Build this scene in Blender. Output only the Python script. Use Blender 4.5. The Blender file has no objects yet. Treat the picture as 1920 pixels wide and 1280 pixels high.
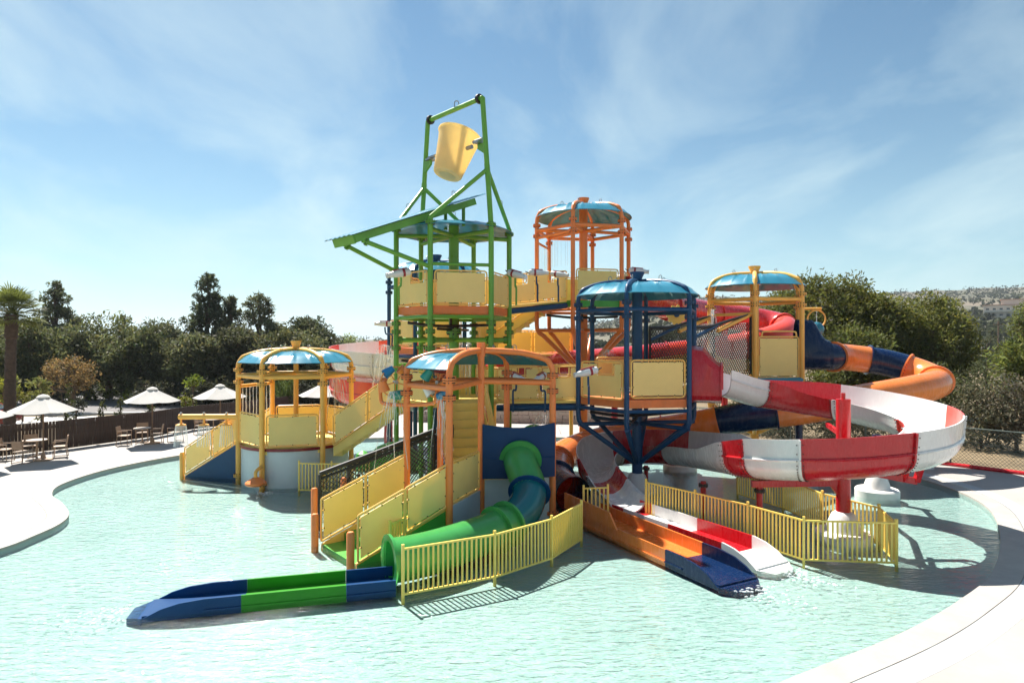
import bpy, bmesh, math, random
import numpy as np
from mathutils import Vector, Matrix

random.seed(11)
RNG = np.random.default_rng(11)
R = math.radians
scene = bpy.context.scene
COL = scene.collection

# ------------------------------------------------------------------ camera
cam_data = bpy.data.cameras.new("camera")
cam = bpy.data.objects.new("camera", cam_data)
COL.objects.link(cam)
cam.location = (0, 0, 4.8)
cam.rotation_euler = (R(90), 0, 0)
cam_data.sensor_width = 36
cam_data.lens = 22.5
cam_data.clip_start = 0.1
cam_data.clip_end = 20000
scene.camera = cam

# ------------------------------------------------------------------ light
SUN_AZ = R(-35)          # measured from +Y towards +X
SUN_EL = R(55)
sun_dir = Vector((math.sin(SUN_AZ) * math.cos(SUN_EL), math.cos(SUN_AZ) * math.cos(SUN_EL), math.sin(SUN_EL)))
sd = bpy.data.lights.new("sun", 'SUN')
sd.energy = 4.1
sd.angle = R(0.5)
sd.color = (1.0, 0.95, 0.87)
sun = bpy.data.objects.new("sun", sd)
sun.rotation_euler = sun_dir.to_track_quat('Z', 'Y').to_euler()
sun.location = sun_dir * 60
COL.objects.link(sun)

world = bpy.data.worlds.new("World")
scene.world = world
world.use_nodes = True
wn, wl_ = world.node_tree.nodes, world.node_tree.links
for n in list(wn): wn.remove(n)
w_out = wn.new('ShaderNodeOutputWorld')
w_bg = wn.new('ShaderNodeBackground'); w_bg.inputs['Strength'].default_value = 0.0425
sky = wn.new('ShaderNodeTexSky'); sky.sky_type = 'NISHITA'
sky.sun_disc = False
sky.sun_elevation = SUN_EL
sky.sun_rotation = SUN_AZ
sky.altitude = 50; sky.air_density = 1.0; sky.dust_density = 0.0; sky.ozone_density = 1.6
# thin high cloud: streaky noise over the direction of view, everywhere in the sky
tc = wn.new('ShaderNodeTexCoord')
sep = wn.new('ShaderNodeSeparateXYZ'); wl_.new(tc.outputs['Generated'], sep.inputs[0])
den = wn.new('ShaderNodeMath'); den.operation = 'ADD'; den.inputs[1].default_value = 0.28
wl_.new(sep.outputs['Z'], den.inputs[0])
dmx = wn.new('ShaderNodeMath'); dmx.operation = 'MAXIMUM'; dmx.inputs[1].default_value = 0.05
wl_.new(den.outputs[0], dmx.inputs[0])
dx = wn.new('ShaderNodeMath'); dx.operation = 'DIVIDE'; wl_.new(sep.outputs['X'], dx.inputs[0]); wl_.new(dmx.outputs[0], dx.inputs[1])
dy = wn.new('ShaderNodeMath'); dy.operation = 'DIVIDE'; wl_.new(sep.outputs['Y'], dy.inputs[0]); wl_.new(dmx.outputs[0], dy.inputs[1])
cmb = wn.new('ShaderNodeCombineXYZ'); wl_.new(dx.outputs[0], cmb.inputs[0]); wl_.new(dy.outputs[0], cmb.inputs[1])
mp = wn.new('ShaderNodeMapping'); mp.inputs['Rotation'].default_value = (0, 0, R(28)); mp.inputs['Scale'].default_value = (1.0, 0.6, 1)
wl_.new(cmb.outputs[0], mp.inputs['Vector'])
cn = wn.new('ShaderNodeTexNoise'); cn.inputs['Scale'].default_value = 2.1; cn.inputs['Detail'].default_value = 9
cn.inputs['Roughness'].default_value = 0.56; cn.inputs['Distortion'].default_value = 0.5
wl_.new(mp.outputs[0], cn.inputs['Vector'])
cr = wn.new('ShaderNodeValToRGB')
cr.color_ramp.elements[0].position = 0.44; cr.color_ramp.elements[0].color = (0, 0, 0, 1)
cr.color_ramp.elements[1].position = 0.80; cr.color_ramp.elements[1].color = (1, 1, 1, 1)
wl_.new(cn.outputs['Fac'], cr.inputs[0])
cm = wn.new('ShaderNodeMath'); cm.operation = 'MULTIPLY'; cm.inputs[1].default_value = 0.70
wl_.new(cr.outputs[0], cm.inputs[0])
mix = wn.new('ShaderNodeMixRGB'); mix.blend_type = 'MIX'
mix.inputs['Color2'].default_value = (8.6, 8.4, 8.8, 1)
wl_.new(cm.outputs[0], mix.inputs['Fac']); wl_.new(sky.outputs[0], mix.inputs['Color1'])
hz1 = wn.new('ShaderNodeMath'); hz1.operation = 'ABSOLUTE'; wl_.new(sep.outputs['Z'], hz1.inputs[0])
hz2 = wn.new('ShaderNodeMath'); hz2.operation = 'SUBTRACT'; hz2.inputs[0].default_value = 1.0; wl_.new(hz1.outputs[0], hz2.inputs[1])
hz3 = wn.new('ShaderNodeMath'); hz3.operation = 'POWER'; hz3.inputs[1].default_value = 8.0; wl_.new(hz2.outputs[0], hz3.inputs[0])
hz4 = wn.new('ShaderNodeMath'); hz4.operation = 'MULTIPLY'; hz4.inputs[1].default_value = 0.80; wl_.new(hz3.outputs[0], hz4.inputs[0])
hzm = wn.new('ShaderNodeMixRGB'); hzm.inputs['Color2'].default_value = (6.6, 7.1, 8.0, 1)
wl_.new(hz4.outputs[0], hzm.inputs['Fac']); wl_.new(mix.outputs[0], hzm.inputs['Color1'])
tint = wn.new('ShaderNodeMixRGB'); tint.blend_type = 'MULTIPLY'; tint.inputs['Fac'].default_value = 1
tint.inputs['Color2'].default_value = (0.80, 1.0, 0.96, 1)
wl_.new(hzm.outputs[0], tint.inputs['Color1']); wl_.new(tint.outputs[0], w_bg.inputs['Color'])
wl_.new(w_bg.outputs[0], w_out.inputs[0])

scene.view_settings.view_transform = 'Standard'
scene.view_settings.look = 'None'
scene.view_settings.gamma = 1.0
scene.view_settings.use_curve_mapping = False
scene.view_settings.exposure = 1.5
scene.render.engine = 'CYCLES'
scene.cycles.use_denoising = True
scene.cycles.max_bounces = 7
scene.cycles.diffuse_bounces = 4
scene.cycles.glossy_bounces = 3
scene.cycles.volume_bounces = 0
scene.cycles.use_adaptive_sampling = True
scene.cycles.adaptive_threshold = 0.02
scene.cycles.transparent_max_bounces = 12
scene.cycles.caustics_reflective = False
scene.cycles.caustics_refractive = False
scene.cycles.sample_clamp_indirect = 6.0

# ------------------------------------------------------------------ materials
MATS = {}
def mat(name, col, rough=0.4, var=0.10, scale=2.5, metal=0.0, coat=0.0, bump=0.0, bscale=40, trans=0.0, spec=0.5, grime=0.0, attr=False):
    m = bpy.data.materials.new(name); m.use_nodes = True
    nt = m.node_tree; N, L = nt.nodes, nt.links
    b = N['Principled BSDF']; out = N['Material Output']
    b.inputs['Roughness'].default_value = rough
    b.inputs['Metallic'].default_value = metal
    b.inputs['Specular IOR Level'].default_value = spec
    if coat: b.inputs['Coat Weight'].default_value = coat; b.inputs['Coat Roughness'].default_value = 0.08
    tcn = N.new('ShaderNodeTexCoord')
    nz = N.new('ShaderNodeTexNoise'); nz.inputs['Scale'].default_value = scale; nz.inputs['Detail'].default_value = 6; nz.inputs['Roughness'].default_value = 0.65
    L.new(tcn.outputs['Object'], nz.inputs['Vector'])
    mr = N.new('ShaderNodeMapRange'); mr.inputs[1].default_value = 0.3; mr.inputs[2].default_value = 0.7
    mr.inputs[3].default_value = 1 - var; mr.inputs[4].default_value = 1 + var
    L.new(nz.outputs['Fac'], mr.inputs[0])
    mul = N.new('ShaderNodeVectorMath'); mul.operation = 'SCALE'
    if attr:
        at = N.new('ShaderNodeVertexColor'); at.layer_name = 'tint'
        L.new(at.outputs['Color'], mul.inputs[0])
    else:
        mul.inputs[0].default_value = col[:3]
    L.new(mr.outputs[0], mul.inputs['Scale'])
    last = mul.outputs[0]
    if grime:
        n2 = N.new('ShaderNodeTexNoise'); n2.inputs['Scale'].default_value = 7; n2.inputs['Detail'].default_value = 10; n2.inputs['Roughness'].default_value = 0.75
        mp2 = N.new('ShaderNodeMapping'); mp2.inputs['Scale'].default_value = (1, 1, 0.22)
        L.new(tcn.outputs['Object'], mp2.inputs['Vector']); L.new(mp2.outputs[0], n2.inputs['Vector'])
        r2 = N.new('ShaderNodeMapRange'); r2.inputs[1].default_value = 0.55; r2.inputs[2].default_value = 0.8; r2.inputs[3].default_value = 0; r2.inputs[4].default_value = grime
        L.new(n2.outputs['Fac'], r2.inputs[0])
        mx = N.new('ShaderNodeMixRGB'); mx.inputs['Color2'].default_value = (0.42, 0.40, 0.36, 1)
        L.new(r2.outputs[0], mx.inputs['Fac']); L.new(last, mx.inputs['Color1']); last = mx.outputs[0]
        r3 = N.new('ShaderNodeMapRange'); r3.inputs[1].default_value = 0.35; r3.inputs[2].default_value = 0.75; r3.inputs[3].default_value = rough * 0.8; r3.inputs[4].default_value = min(1, rough * 1.8)
        L.new(n2.outputs['Fac'], r3.inputs[0]); L.new(r3.outputs[0], b.inputs['Roughness'])
    L.new(last, b.inputs['Base Color'])
    if bump:
        bn = N.new('ShaderNodeTexNoise'); bn.inputs['Scale'].default_value = bscale; bn.inputs['Detail'].default_value = 5
        L.new(tcn.outputs['Object'], bn.inputs['Vector'])
        bp = N.new('ShaderNodeBump'); bp.inputs['Strength'].default_value = bump; bp.inputs['Distance'].default_value = 0.02
        L.new(bn.outputs['Fac'], bp.inputs['Height']); L.new(bp.outputs[0], b.inputs['Normal'])
    if trans:
        tr = N.new('ShaderNodeBsdfTranslucent'); L.new(last, tr.inputs['Color'])
        ms = N.new('ShaderNodeMixShader'); ms.inputs[0].default_value = trans
        L.new(b.outputs[0], ms.inputs[1]); L.new(tr.outputs[0], ms.inputs[2]); L.new(ms.outputs[0], out.inputs['Surface'])
    MATS[name] = m
    return m

mat('panel_yellow', (0.98, 0.75, 0.27), 0.40, 0.04, 1.5, grime=0.06, trans=0.18)
mat('stair_yellow', (0.93, 0.69, 0.18), 0.38, 0.07, 2.0, grime=0.08)
mat('frame_yellow', (0.92, 0.55, 0.14), 0.35, 0.06, 3.0)
mat('post_yellow', (0.92, 0.47, 0.09), 0.35, 0.06, 3.0, grime=0.05)
mat('fence_yellow', (0.95, 0.68, 0.15), 0.38, 0.06, 3.0)
mat('green', (0.13, 0.34, 0.035), 0.33, 0.10, 2.5, grime=0.10)
mat('orange', (0.85, 0.23, 0.055), 0.33, 0.07, 2.5, grime=0.10)
mat('deck_orange', (0.74, 0.20, 0.05), 0.5, 0.10, 3, grime=0.2)
mat('blue', (0.006, 0.055, 0.14), 0.34, 0.08, 2.5, grime=0.04, spec=.35)
mat('navy', (0.004, 0.018, 0.065), 0.22, 0.12, 2.0, grime=0.03, spec=.35)
mat('canopy', (0.035, 0.23, 0.34), 0.25, 0.06, 1.2, coat=0.2, trans=0.10)
mat('red', (0.50, 0.010, 0.018), 0.24, 0.10, 1.6, coat=0.2, grime=0.05)
mat('red_tube', (0.46, 0.035, 0.04), 0.22, 0.08, 1.5, coat=0.4, grime=0.08)
mat('pink_red', (0.74, 0.075, 0.05), 0.25, 0.08, 1.5, coat=0.3)
mat('white_gel', (0.74, 0.725, 0.705), 0.22, 0.05, 1.5, coat=0.3, grime=0.06)
mat('orange_tube', (0.88, 0.25, 0.055), 0.22, 0.10, 1.6, coat=0.4, grime=0.10, trans=0.15)
mat('green_tube', (0.09, 0.46, 0.12), 0.16, 0.10, 1.6, coat=0.5, trans=0.35)
mat('teal_tube', (0.008, 0.17, 0.20), 0.15, 0.10, 1.6, coat=0.5, trans=0.25)
mat('run_green', (0.035, 0.25, 0.015), 0.35, 0.10, 1.6, spec=.2)
mat('run_blue', (0.002, 0.045, 0.15), 0.35, 0.10, 1.6, spec=.2)
mat('slide_panel_blue', (0.002, 0.036, 0.12), 0.45, 0.12, 1.2, spec=.2)
mat('stair_green', (0.06, 0.34, 0.04), 0.4, 0.12, 2)
mat('grey_wall', (0.56, 0.60, 0.62), 0.35, 0.06, 1.5, grime=0.12)
mat('maroon', (0.22, 0.012, 0.02), 0.3, 0.1, 3)
mat('steel', (0.35, 0.34, 0.33), 0.35, 0.15, 8, metal=0.9)
mat('bolt', (0.045, 0.035, 0.03), 0.45, 0.2, 8, metal=0.4)
mat('black', (0.012, 0.012, 0.013), 0.55, 0.25, 5)
mat('pipe_black', (0.018, 0.018, 0.020), 0.4, 0.2, 5)
mat('bucket_yellow', (0.95, 0.78, 0.40), 0.35, 0.06, 1.5, trans=0.5, grime=0.05)
mat('gun_white', (0.72, 0.71, 0.70), 0.3, 0.05, 4)
mat('gun_red', (0.30, 0.02, 0.03), 0.3, 0.1, 4)
mat('concrete', (0.60, 0.57, 0.53), 0.8, 0.12, 3, bump=0.3, bscale=60)
mat('column_white', (0.74, 0.72, 0.69), 0.6, 0.08, 2, grime=0.2)
mat('deck_floor', (0.345, 0.322, 0.30), 0.85, 0.10, 0.45, bump=0.35, bscale=70, grime=0.16)
mat('coping', (0.37, 0.343, 0.312), 0.8, 0.10, 1.8, bump=0.3, bscale=50, grime=0.22)
mat('gutter', (0.38, 0.395, 0.405), 0.6, 0.05, 1.5, bump=0.1, bscale=80)
mat('joint_dark', (0.20, 0.18, 0.16), 0.8, 0.2, 6)
mat('fence_brown', (0.036, 0.018, 0.012), 0.6, 0.35, 4, bump=0.3, bscale=30)
mat('chair_beige', (0.30, 0.20, 0.13), 0.55, 0.12, 6)
mat('chair_seat', (0.42, 0.32, 0.24), 0.6, 0.12, 6)
mat('table_top', (0.50, 0.42, 0.35), 0.5, 0.1, 6)
mat('parasol', (0.60, 0.58, 0.55), 0.8, 0.05, 2, trans=0.25, bump=0.15, bscale=120)
mat('wood_pole', (0.16, 0.09, 0.05), 0.6, 0.2, 6)
mat('asphalt', (0.16, 0.15, 0.15), 0.9, 0.2, 1.2, bump=0.3, bscale=60)
mat('kerb', (0.55, 0.53, 0.50), 0.85, 0.12, 2)
mat('terracotta', (0.22, 0.09, 0.07), 0.8, 0.2, 1.5)
mat('soil', (0.17, 0.125, 0.07), 0.95, 0.45, 0.35, bump=0.6, bscale=6)
mat('stone_wall', (0.42, 0.37, 0.32), 0.9, 0.3, 4, bump=0.5, bscale=14)
mat('bark', (0.10, 0.065, 0.042), 0.9, 0.4, 5, bump=0.6, bscale=20)
mat('palm_bark', (0.085, 0.055, 0.04), 0.9, 0.4, 4, bump=0.6, bscale=20)
mat('leaf', (0.05, 0.07, 0.02), 0.6, 0.30, 0.9, trans=0.48, spec=0.25, attr=True)
mat('car_paint', (0.30, 0.02, 0.02), 0.2, 0.05, 2, coat=0.6)
mat('car_dark', (0.02, 0.02, 0.025), 0.3, 0.1, 2)
mat('glass_dark', (0.03, 0.04, 0.05), 0.05, 0.05, 2)
mat('tail_light', (0.5, 0.01, 0.01), 0.2, 0.05, 2)
mat('villa_wall', (0.62, 0.55, 0.48), 0.9, 0.08, 0.4)
mat('villa_roof', (0.50, 0.30, 0.22), 0.9, 0.15, 0.6)
mat('chain', (0.10, 0.13, 0.11), 0.5, 0.1, 6)
mat('toy_red', (0.60, 0.03, 0.05), 0.3, 0.05, 3)
mat('toy_blue', (0.02, 0.20, 0.42), 0.3, 0.05, 3)
mat('toy_orange', (0.85, 0.30, 0.07), 0.3, 0.05, 3)
mat('toy_teal', (0.03, 0.30, 0.25), 0.3, 0.05, 3)
mat('toy_yellow', (0.85, 0.55, 0.10), 0.3, 0.05, 3)

def water_spray_mat():
    m = bpy.data.materials.new('falling_water'); m.use_nodes = True
    N, L = m.node_tree.nodes, m.node_tree.links
    b = N['Principled BSDF']; b.inputs['Base Color'].default_value = (0.9, 0.93, 0.95, 1); b.inputs['Roughness'].default_value = 0.15
    t = N.new('ShaderNodeBsdfTransparent'); ms = N.new('ShaderNodeMixShader'); ms.inputs[0].default_value = 0.40
    L.new(t.outputs[0], ms.inputs[1]); L.new(b.outputs[0], ms.inputs[2]); L.new(ms.outputs[0], N['Material Output'].inputs[0])
    MATS['falling_water'] = m
water_spray_mat()

def pool_floor_mat():
    m = mat('pool_floor', (0.355, 0.465, 0.445), 0.7, 0.09, 0.35, bump=0.1, bscale=20)
pool_floor_mat()

def water_mat():
    m = bpy.data.materials.new('water'); m.use_nodes = True
    N, L = m.node_tree.nodes, m.node_tree.links
    for n in list(N): N.remove(n)
    out = N.new('ShaderNodeOutputMaterial')
    tcn = N.new('ShaderNodeTexCoord')
    mp1 = N.new('ShaderNodeMapping'); mp1.inputs['Rotation'].default_value = (0, 0, R(-14)); mp1.inputs['Scale'].default_value = (0.55, 1.5, 1)
    L.new(tcn.outputs['Object'], mp1.inputs['Vector'])
    n1 = N.new('ShaderNodeTexNoise'); n1.inputs['Scale'].default_value = 5.5; n1.inputs['Detail'].default_value = 3; n1.inputs['Roughness'].default_value = 0.55; n1.inputs['Distortion'].default_value = 0.6
    L.new(mp1.outputs[0], n1.inputs['Vector'])
    n2 = N.new('ShaderNodeTexNoise'); n2.inputs['Scale'].default_value = 15.0; n2.inputs['Detail'].default_value = 3; n2.inputs['Roughness'].default_value = 0.5; n2.inputs['Distortion'].default_value = 0.8
    L.new(mp1.outputs[0], n2.inputs['Vector'])
    b1 = N.new('ShaderNodeBump'); b1.inputs['Strength'].default_value = 0.9; b1.inputs['Distance'].default_value = 0.04
    L.new(n1.outputs['Fac'], b1.inputs['Height'])
    b2 = N.new('ShaderNodeBump'); b2.inputs['Strength'].default_value = 0.7; b2.inputs['Distance'].default_value = 0.015
    L.new(n2.outputs['Fac'], b2.inputs['Height']); L.new(b1.outputs[0], b2.inputs['Normal'])
    fr = N.new('ShaderNodeFresnel'); fr.inputs['IOR'].default_value = 1.33
    L.new(b2.outputs[0], fr.inputs['Normal'])
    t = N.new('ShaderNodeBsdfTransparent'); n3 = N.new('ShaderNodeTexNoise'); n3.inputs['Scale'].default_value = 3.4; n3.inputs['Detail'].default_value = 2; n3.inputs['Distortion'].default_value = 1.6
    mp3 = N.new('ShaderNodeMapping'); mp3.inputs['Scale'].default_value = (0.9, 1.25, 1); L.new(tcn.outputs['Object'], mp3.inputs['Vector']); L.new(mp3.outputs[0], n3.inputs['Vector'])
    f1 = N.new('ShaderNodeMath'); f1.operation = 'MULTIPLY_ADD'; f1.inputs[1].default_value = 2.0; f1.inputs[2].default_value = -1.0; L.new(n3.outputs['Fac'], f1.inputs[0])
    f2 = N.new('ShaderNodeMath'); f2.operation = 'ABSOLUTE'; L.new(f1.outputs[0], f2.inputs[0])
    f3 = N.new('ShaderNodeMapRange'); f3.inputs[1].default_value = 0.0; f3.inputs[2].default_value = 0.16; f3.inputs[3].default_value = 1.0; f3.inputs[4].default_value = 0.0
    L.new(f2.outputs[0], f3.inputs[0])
    f4 = N.new('ShaderNodeMixRGB'); f4.inputs['Color1'].default_value = (0.80, 0.91, 0.885, 1); f4.inputs['Color2'].default_value = (0.96, 1.0, 0.99, 1)  # caustic light lines painted into the water's transmission colour by ridged noise
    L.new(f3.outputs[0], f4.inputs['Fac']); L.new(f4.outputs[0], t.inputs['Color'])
    g = N.new('ShaderNodeBsdfGlossy'); g.inputs['Roughness'].default_value = 0.04; g.inputs['Color'].default_value = (1, 1, 1, 1)
    L.new(b2.outputs[0], g.inputs['Normal'])
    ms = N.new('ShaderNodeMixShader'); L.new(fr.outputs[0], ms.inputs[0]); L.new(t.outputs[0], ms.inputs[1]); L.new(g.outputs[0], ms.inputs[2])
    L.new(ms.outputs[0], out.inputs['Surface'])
    MATS['water'] = m
water_mat()

# ------------------------------------------------------------------ mesh helpers
V = Vector
UP = V((0, 0, 1))
class MB:
    def __init__(self): self.v = []; self.f = []
    def add(self, vs, fs):
        o = len(self.v)
        self.v.extend([tuple(p) for p in vs]); self.f.extend([tuple(i + o for i in f) for f in fs])
        return self
    def tube(self, path, r, n=10, closed=False, cap=True):
        P = [V(p) for p in path]; m = len(P)
        rs = r if isinstance(r, (list, tuple)) else [r] * m
        T = []
        for i in range(m):
            a = P[(i - 1) % m] if (closed or i > 0) else P[i]
            b = P[(i + 1) % m] if (closed or i < m - 1) else P[i]
            t = b - a
            T.append(t.normalized() if t.length > 1e-9 else UP.copy())
        ref = UP if abs(T[0].z) < 0.9 else V((1, 0, 0))
        nrm = T[0].cross(ref).normalized()
        vs = []
        for i in range(m):
            if i: nrm = (nrm - T[i] * nrm.dot(T[i]));  nrm = nrm.normalized() if nrm.length > 1e-6 else T[i].orthogonal().normalized()
            bn = T[i].cross(nrm)
            for k in range(n):
                a = 2 * math.pi * k / n
                vs.append(P[i] + (nrm * math.cos(a) + bn * math.sin(a)) * rs[i])
        fs = []
        for i in range(m if closed else m - 1):
            j = (i + 1) % m
            for k in range(n):
                l = (k + 1) % n
                fs.append((i * n + k, i * n + l, j * n + l, j * n + k))
        if cap and not closed:
            fs.append(tuple(range(n))[::-1]); fs.append(tuple((m - 1) * n + k for k in range(n)))
        return self.add(vs, fs)
    def box(self, c, s, rz=0.0, mtx=None):
        hx, hy, hz = s[0] / 2, s[1] / 2, s[2] / 2
        vs = [V((x, y, z)) for x in (-hx, hx) for y in (-hy, hy) for z in (-hz, hz)]
        M = (Matrix.Translation(V(c)) @ Matrix.Rotation(rz, 4, 'Z')) if mtx is None else Matrix.Translation(V(c)) @ mtx
        return self.add([M @ p for p in vs], [(0, 1, 3, 2), (4, 6, 7, 5), (0, 4, 5, 1), (2, 3, 7, 6), (0, 2, 6, 4), (1, 5, 7, 3)])
    def beam(self, p0, p1, w, h, up=UP):
        p0, p1 = V(p0), V(p1); t = (p1 - p0).normalized()
        s = t.cross(up); s = s.normalized() if s.length > 1e-5 else V((1, 0, 0)); u = s.cross(t)
        vs = []
        for p in (p0, p1):
            for a, b in ((-1, -1), (1, -1), (1, 1), (-1, 1)): vs.append(p + s * a * w / 2 + u * b * h / 2)
        return self.add(vs, [(3, 2, 1, 0), (4, 5, 6, 7), (0, 1, 5, 4), (1, 2, 6, 5), (2, 3, 7, 6), (3, 0, 4, 7)])
    def lathe(self, prof, c=(0, 0, 0), n=20, mtx=None, cap=True):
        M = Matrix.Translation(V(c)) @ (mtx if mtx is not None else Matrix())
        vs = []; m = len(prof)
        for r, z in prof:
            for k in range(n):
                a = 2 * math.pi * k / n
                vs.append(M @ V((max(r, 1e-4) * math.cos(a), max(r, 1e-4) * math.sin(a), z)))
        fs = [(i * n + k, i * n + (k + 1) % n, (i + 1) * n + (k + 1) % n, (i + 1) * n + k) for i in range(m - 1) for k in range(n)]
        if cap: fs.append(tuple(range(n))[::-1]); fs.append(tuple((m - 1) * n + k for k in range(n)))
        return self.add(vs, fs)
    def prism(self, poly, vec):
        n = len(poly); vec = V(vec)
        vs = [V(p) for p in poly] + [V(p) + vec for p in poly]
        fs = [tuple(range(n))[::-1], tuple(range(n, 2 * n))] + [(i, (i + 1) % n, n + (i + 1) % n, n + i) for i in range(n)]
        return self.add(vs, fs)
    def mesh(self, name, mt, off=V((0, 0, 0)), ang=38):
        me = bpy.data.meshes.new(name)
        ox, oy, oz = off
        me.from_pydata([(a - ox, b - oy, c - oz) for a, b, c in self.v], [], self.f)
        if mt: me.materials.append(MATS[mt])
        me.update()
        me.shade_smooth()
        me.set_sharp_from_angle(angle=R(ang))
        return me

WL = {}
def thing(name, label, cat, loc=(0, 0, 0), group=None):
    o = bpy.data.objects.new(name, None); COL.objects.link(o)
    o.empty_display_size = 0.2
    o.location = loc; WL[o.name] = V(loc)
    o['label'] = label; o['category'] = cat
    if group: o['group'] = group
    return o
def part(parent, name, mb, mt, ang=38, kind=None, label=None):
    off = WL[parent.name]
    o = bpy.data.objects.new(name, mb.mesh(name, mt, off, ang)); COL.objects.link(o)
    o.parent = parent; WL[o.name] = off
    if kind: o['kind'] = kind
    if label: o['label'] = label
    return o
def inst(parent, name, me, mtx):
    o = bpy.data.objects.new(name, me); COL.objects.link(o)
    o.parent = parent
    o.matrix_local = Matrix.Translation(-WL[parent.name]) @ mtx
    return o
def single(name, mb, mt, label=None, cat=None, group=None, kind=None, ang=38):
    o = bpy.data.objects.new(name, mb.mesh(name, mt, V((0, 0, 0)), ang)); COL.objects.link(o)
    WL[o.name] = V((0, 0, 0))
    if label: o['label'] = label
    if cat: o['category'] = cat
    if group: o['group'] = group
    if kind: o['kind'] = kind
    return o
def at(px, py, d):   # a point of the place from its bearing and its distance
    return V(((px - 960) / 1200 * d, d, 4.8 - (py - 640) / 1200 * d))
def catmull(pts, per=8):
    P = [V(p) for p in pts]; out = []
    for i in range(len(P) - 1):
        p0 = P[max(i - 1, 0)]; p1 = P[i]; p2 = P[i + 1]; p3 = P[min(i + 2, len(P) - 1)]
        if i == 0: p0 = p1 * 2 - p2
        if i + 2 > len(P) - 1: p3 = p2 * 2 - p1
        for k in range(per):
            t = k / per
            out.append(0.5 * ((2 * p1) + (p2 - p0) * t + (2 * p0 - 5 * p1 + 4 * p2 - p3) * t * t + (3 * p1 - p0 - 3 * p2 + p3) * t ** 3))
    out.append(P[-1].copy())
    return out
def resample(path, step):
    L = [0]
    for a, b in zip(path, path[1:]): L.append(L[-1] + (b - a).length)
    n = max(2, int(round(L[-1] / step)) + 1); out = []; j = 0
    for i in range(n):
        s = L[-1] * i / (n - 1)
        while j < len(L) - 2 and L[j + 1] < s: j += 1
        d = L[j + 1] - L[j]
        out.append(path[j].lerp(path[j + 1], (s - L[j]) / d if d > 1e-9 else 0))
    return out
def round_poly(pts, r, k=4):
    n = len(pts); out = []
    for i in range(n):
        a, p, b = V(pts[i - 1]), V(pts[i]), V(pts[(i + 1) % n])
        da, db = (a - p), (b - p); rr = min(r, da.length * 0.45, db.length * 0.45)
        s, e = p + da.normalized() * rr, p + db.normalized() * rr
        for j in range(k + 1):
            t = j / k
            out.append((1 - t) ** 2 * s + 2 * t * (1 - t) * p + t * t * e)
    return out

# ------------------------------------------------------------------ the setting
POOL = [(-11.75, 14.7), (-11.7, 15.65), (-11.8, 16.7), (-12.25, 17.7), (-13.3, 18.9), (-14.3, 19.9), (-15.0, 21.3), (-15.1, 23.5), (-14.5, 25.6), (-13.6, 27.2),
        (-12, 29.3), (-9, 31), (-5, 31.8), (0, 32), (5, 31.2), (9, 29.6), (11.6, 27), (13.0, 25), (14.0, 22.8), (14.2, 20.6), (13.6, 18.3), (11.9, 15.6), (9.9, 13.2),
        (8.2, 11.75), (6.4, 10.47), (4.1, 9.14), (1.0, 7.4), (-3, 6.0), (-8, 5.5), (-12, 7), (-13.2, 10), (-12.4, 12.8)]
def closed_spline(pts, per):
    n = len(pts); out = []
    for i in range(n):
        p0, p1, p2, p3 = [V((*pts[(i + k) % n], 0)) for k in (-1, 0, 1, 2)]
        for k in range(per):
            t = k / per
            out.append(0.5 * ((2 * p1) + (p2 - p0) * t + (2 * p0 - 5 * p1 + 4 * p2 - p3) * t * t + (3 * p1 - p0 - 3 * p2 + p3) * t ** 3))
    return out
def offset_loop(loop, d):
    n = len(loop); out = []
    for i in range(n):
        t = (loop[(i + 1) % n] - loop[i - 1]).normalized()
        out.append(loop[i] + V((-t.y, t.x, 0)) * d)     # the outline runs clockwise: this side is outwards
    return out
EDGE = closed_spline(POOL, 6)
OUT1 = offset_loop(EDGE, 0.50); OUT1b = offset_loop(EDGE, 0.518); OUT2 = offset_loop(EDGE, 0.95)
DECK_OUT = [(-27, -12), (-25, 20), (-21.2, 26.3), (-19.9, 28.1), (-17.95, 31.8), (-17.3, 34.6), (-15.7, 37.0), (-14.2, 41), (-13, 44), (-7, 42), (-6, 38), (7, 36.4), (8.6, 32.6), (12.6, 28.7), (16.8, 25.0),
            (20.4, 20.8), (25, 14), (29, -12)]
def fill_between(loops, z, name, mt, kind='structure'):
    bm = bmesh.new()
    for lp in loops:
        vs = [bm.verts.new((p[0], p[1], z)) for p in lp]
        for i in range(len(vs)): bm.edges.new((vs[i], vs[(i + 1) % len(vs)]))
    bmesh.ops.triangle_fill(bm, use_beauty=True, use_dissolve=False, edges=bm.edges[:])
    for f in bm.faces:
        if f.normal.z < 0: f.normal_flip()
    me = bpy.data.meshes.new(name); bm.to_mesh(me); bm.free()
    me.materials.append(MATS[mt])
    o = bpy.data.objects.new(name, me); COL.objects.link(o); o['kind'] = kind; WL[o.name] = V((0, 0, 0))
    return o
def strip(a, b, za, zb, name, mt, parent=None):
    n = len(a); mb = MB()
    mb.add([(p.x, p.y, za) for p in a] + [(p.x, p.y, zb) for p in b], [(i, (i + 1) % n, n + (i + 1) % n, n + i) for i in range(n)])
    if parent: return part(parent, name, mb, mt)
    return single(name, mb, mt, kind='structure')
fill_between([EDGE], -0.14, 'pool_floor', 'pool_floor')
strip(EDGE, EDGE, -0.16, 0.0, 'pool_wall', 'pool_floor')
coping = strip(EDGE, OUT1, 0.055, 0.060, 'pool_coping', 'coping')
mbl = MB(); n_ = len(EDGE)
mbl.add([(p.x, p.y, 0.0) for p in EDGE] + [(p.x, p.y, 0.055) for p in EDGE], [(i, (i + 1) % n_, n_ + (i + 1) % n_, n_ + i) for i in range(n_)])
part(coping, 'coping_lip', mbl, 'coping')
strip(OUT1, OUT1b, 0.052, 0.052, 'drain_joint', 'joint_dark', coping)
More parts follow.
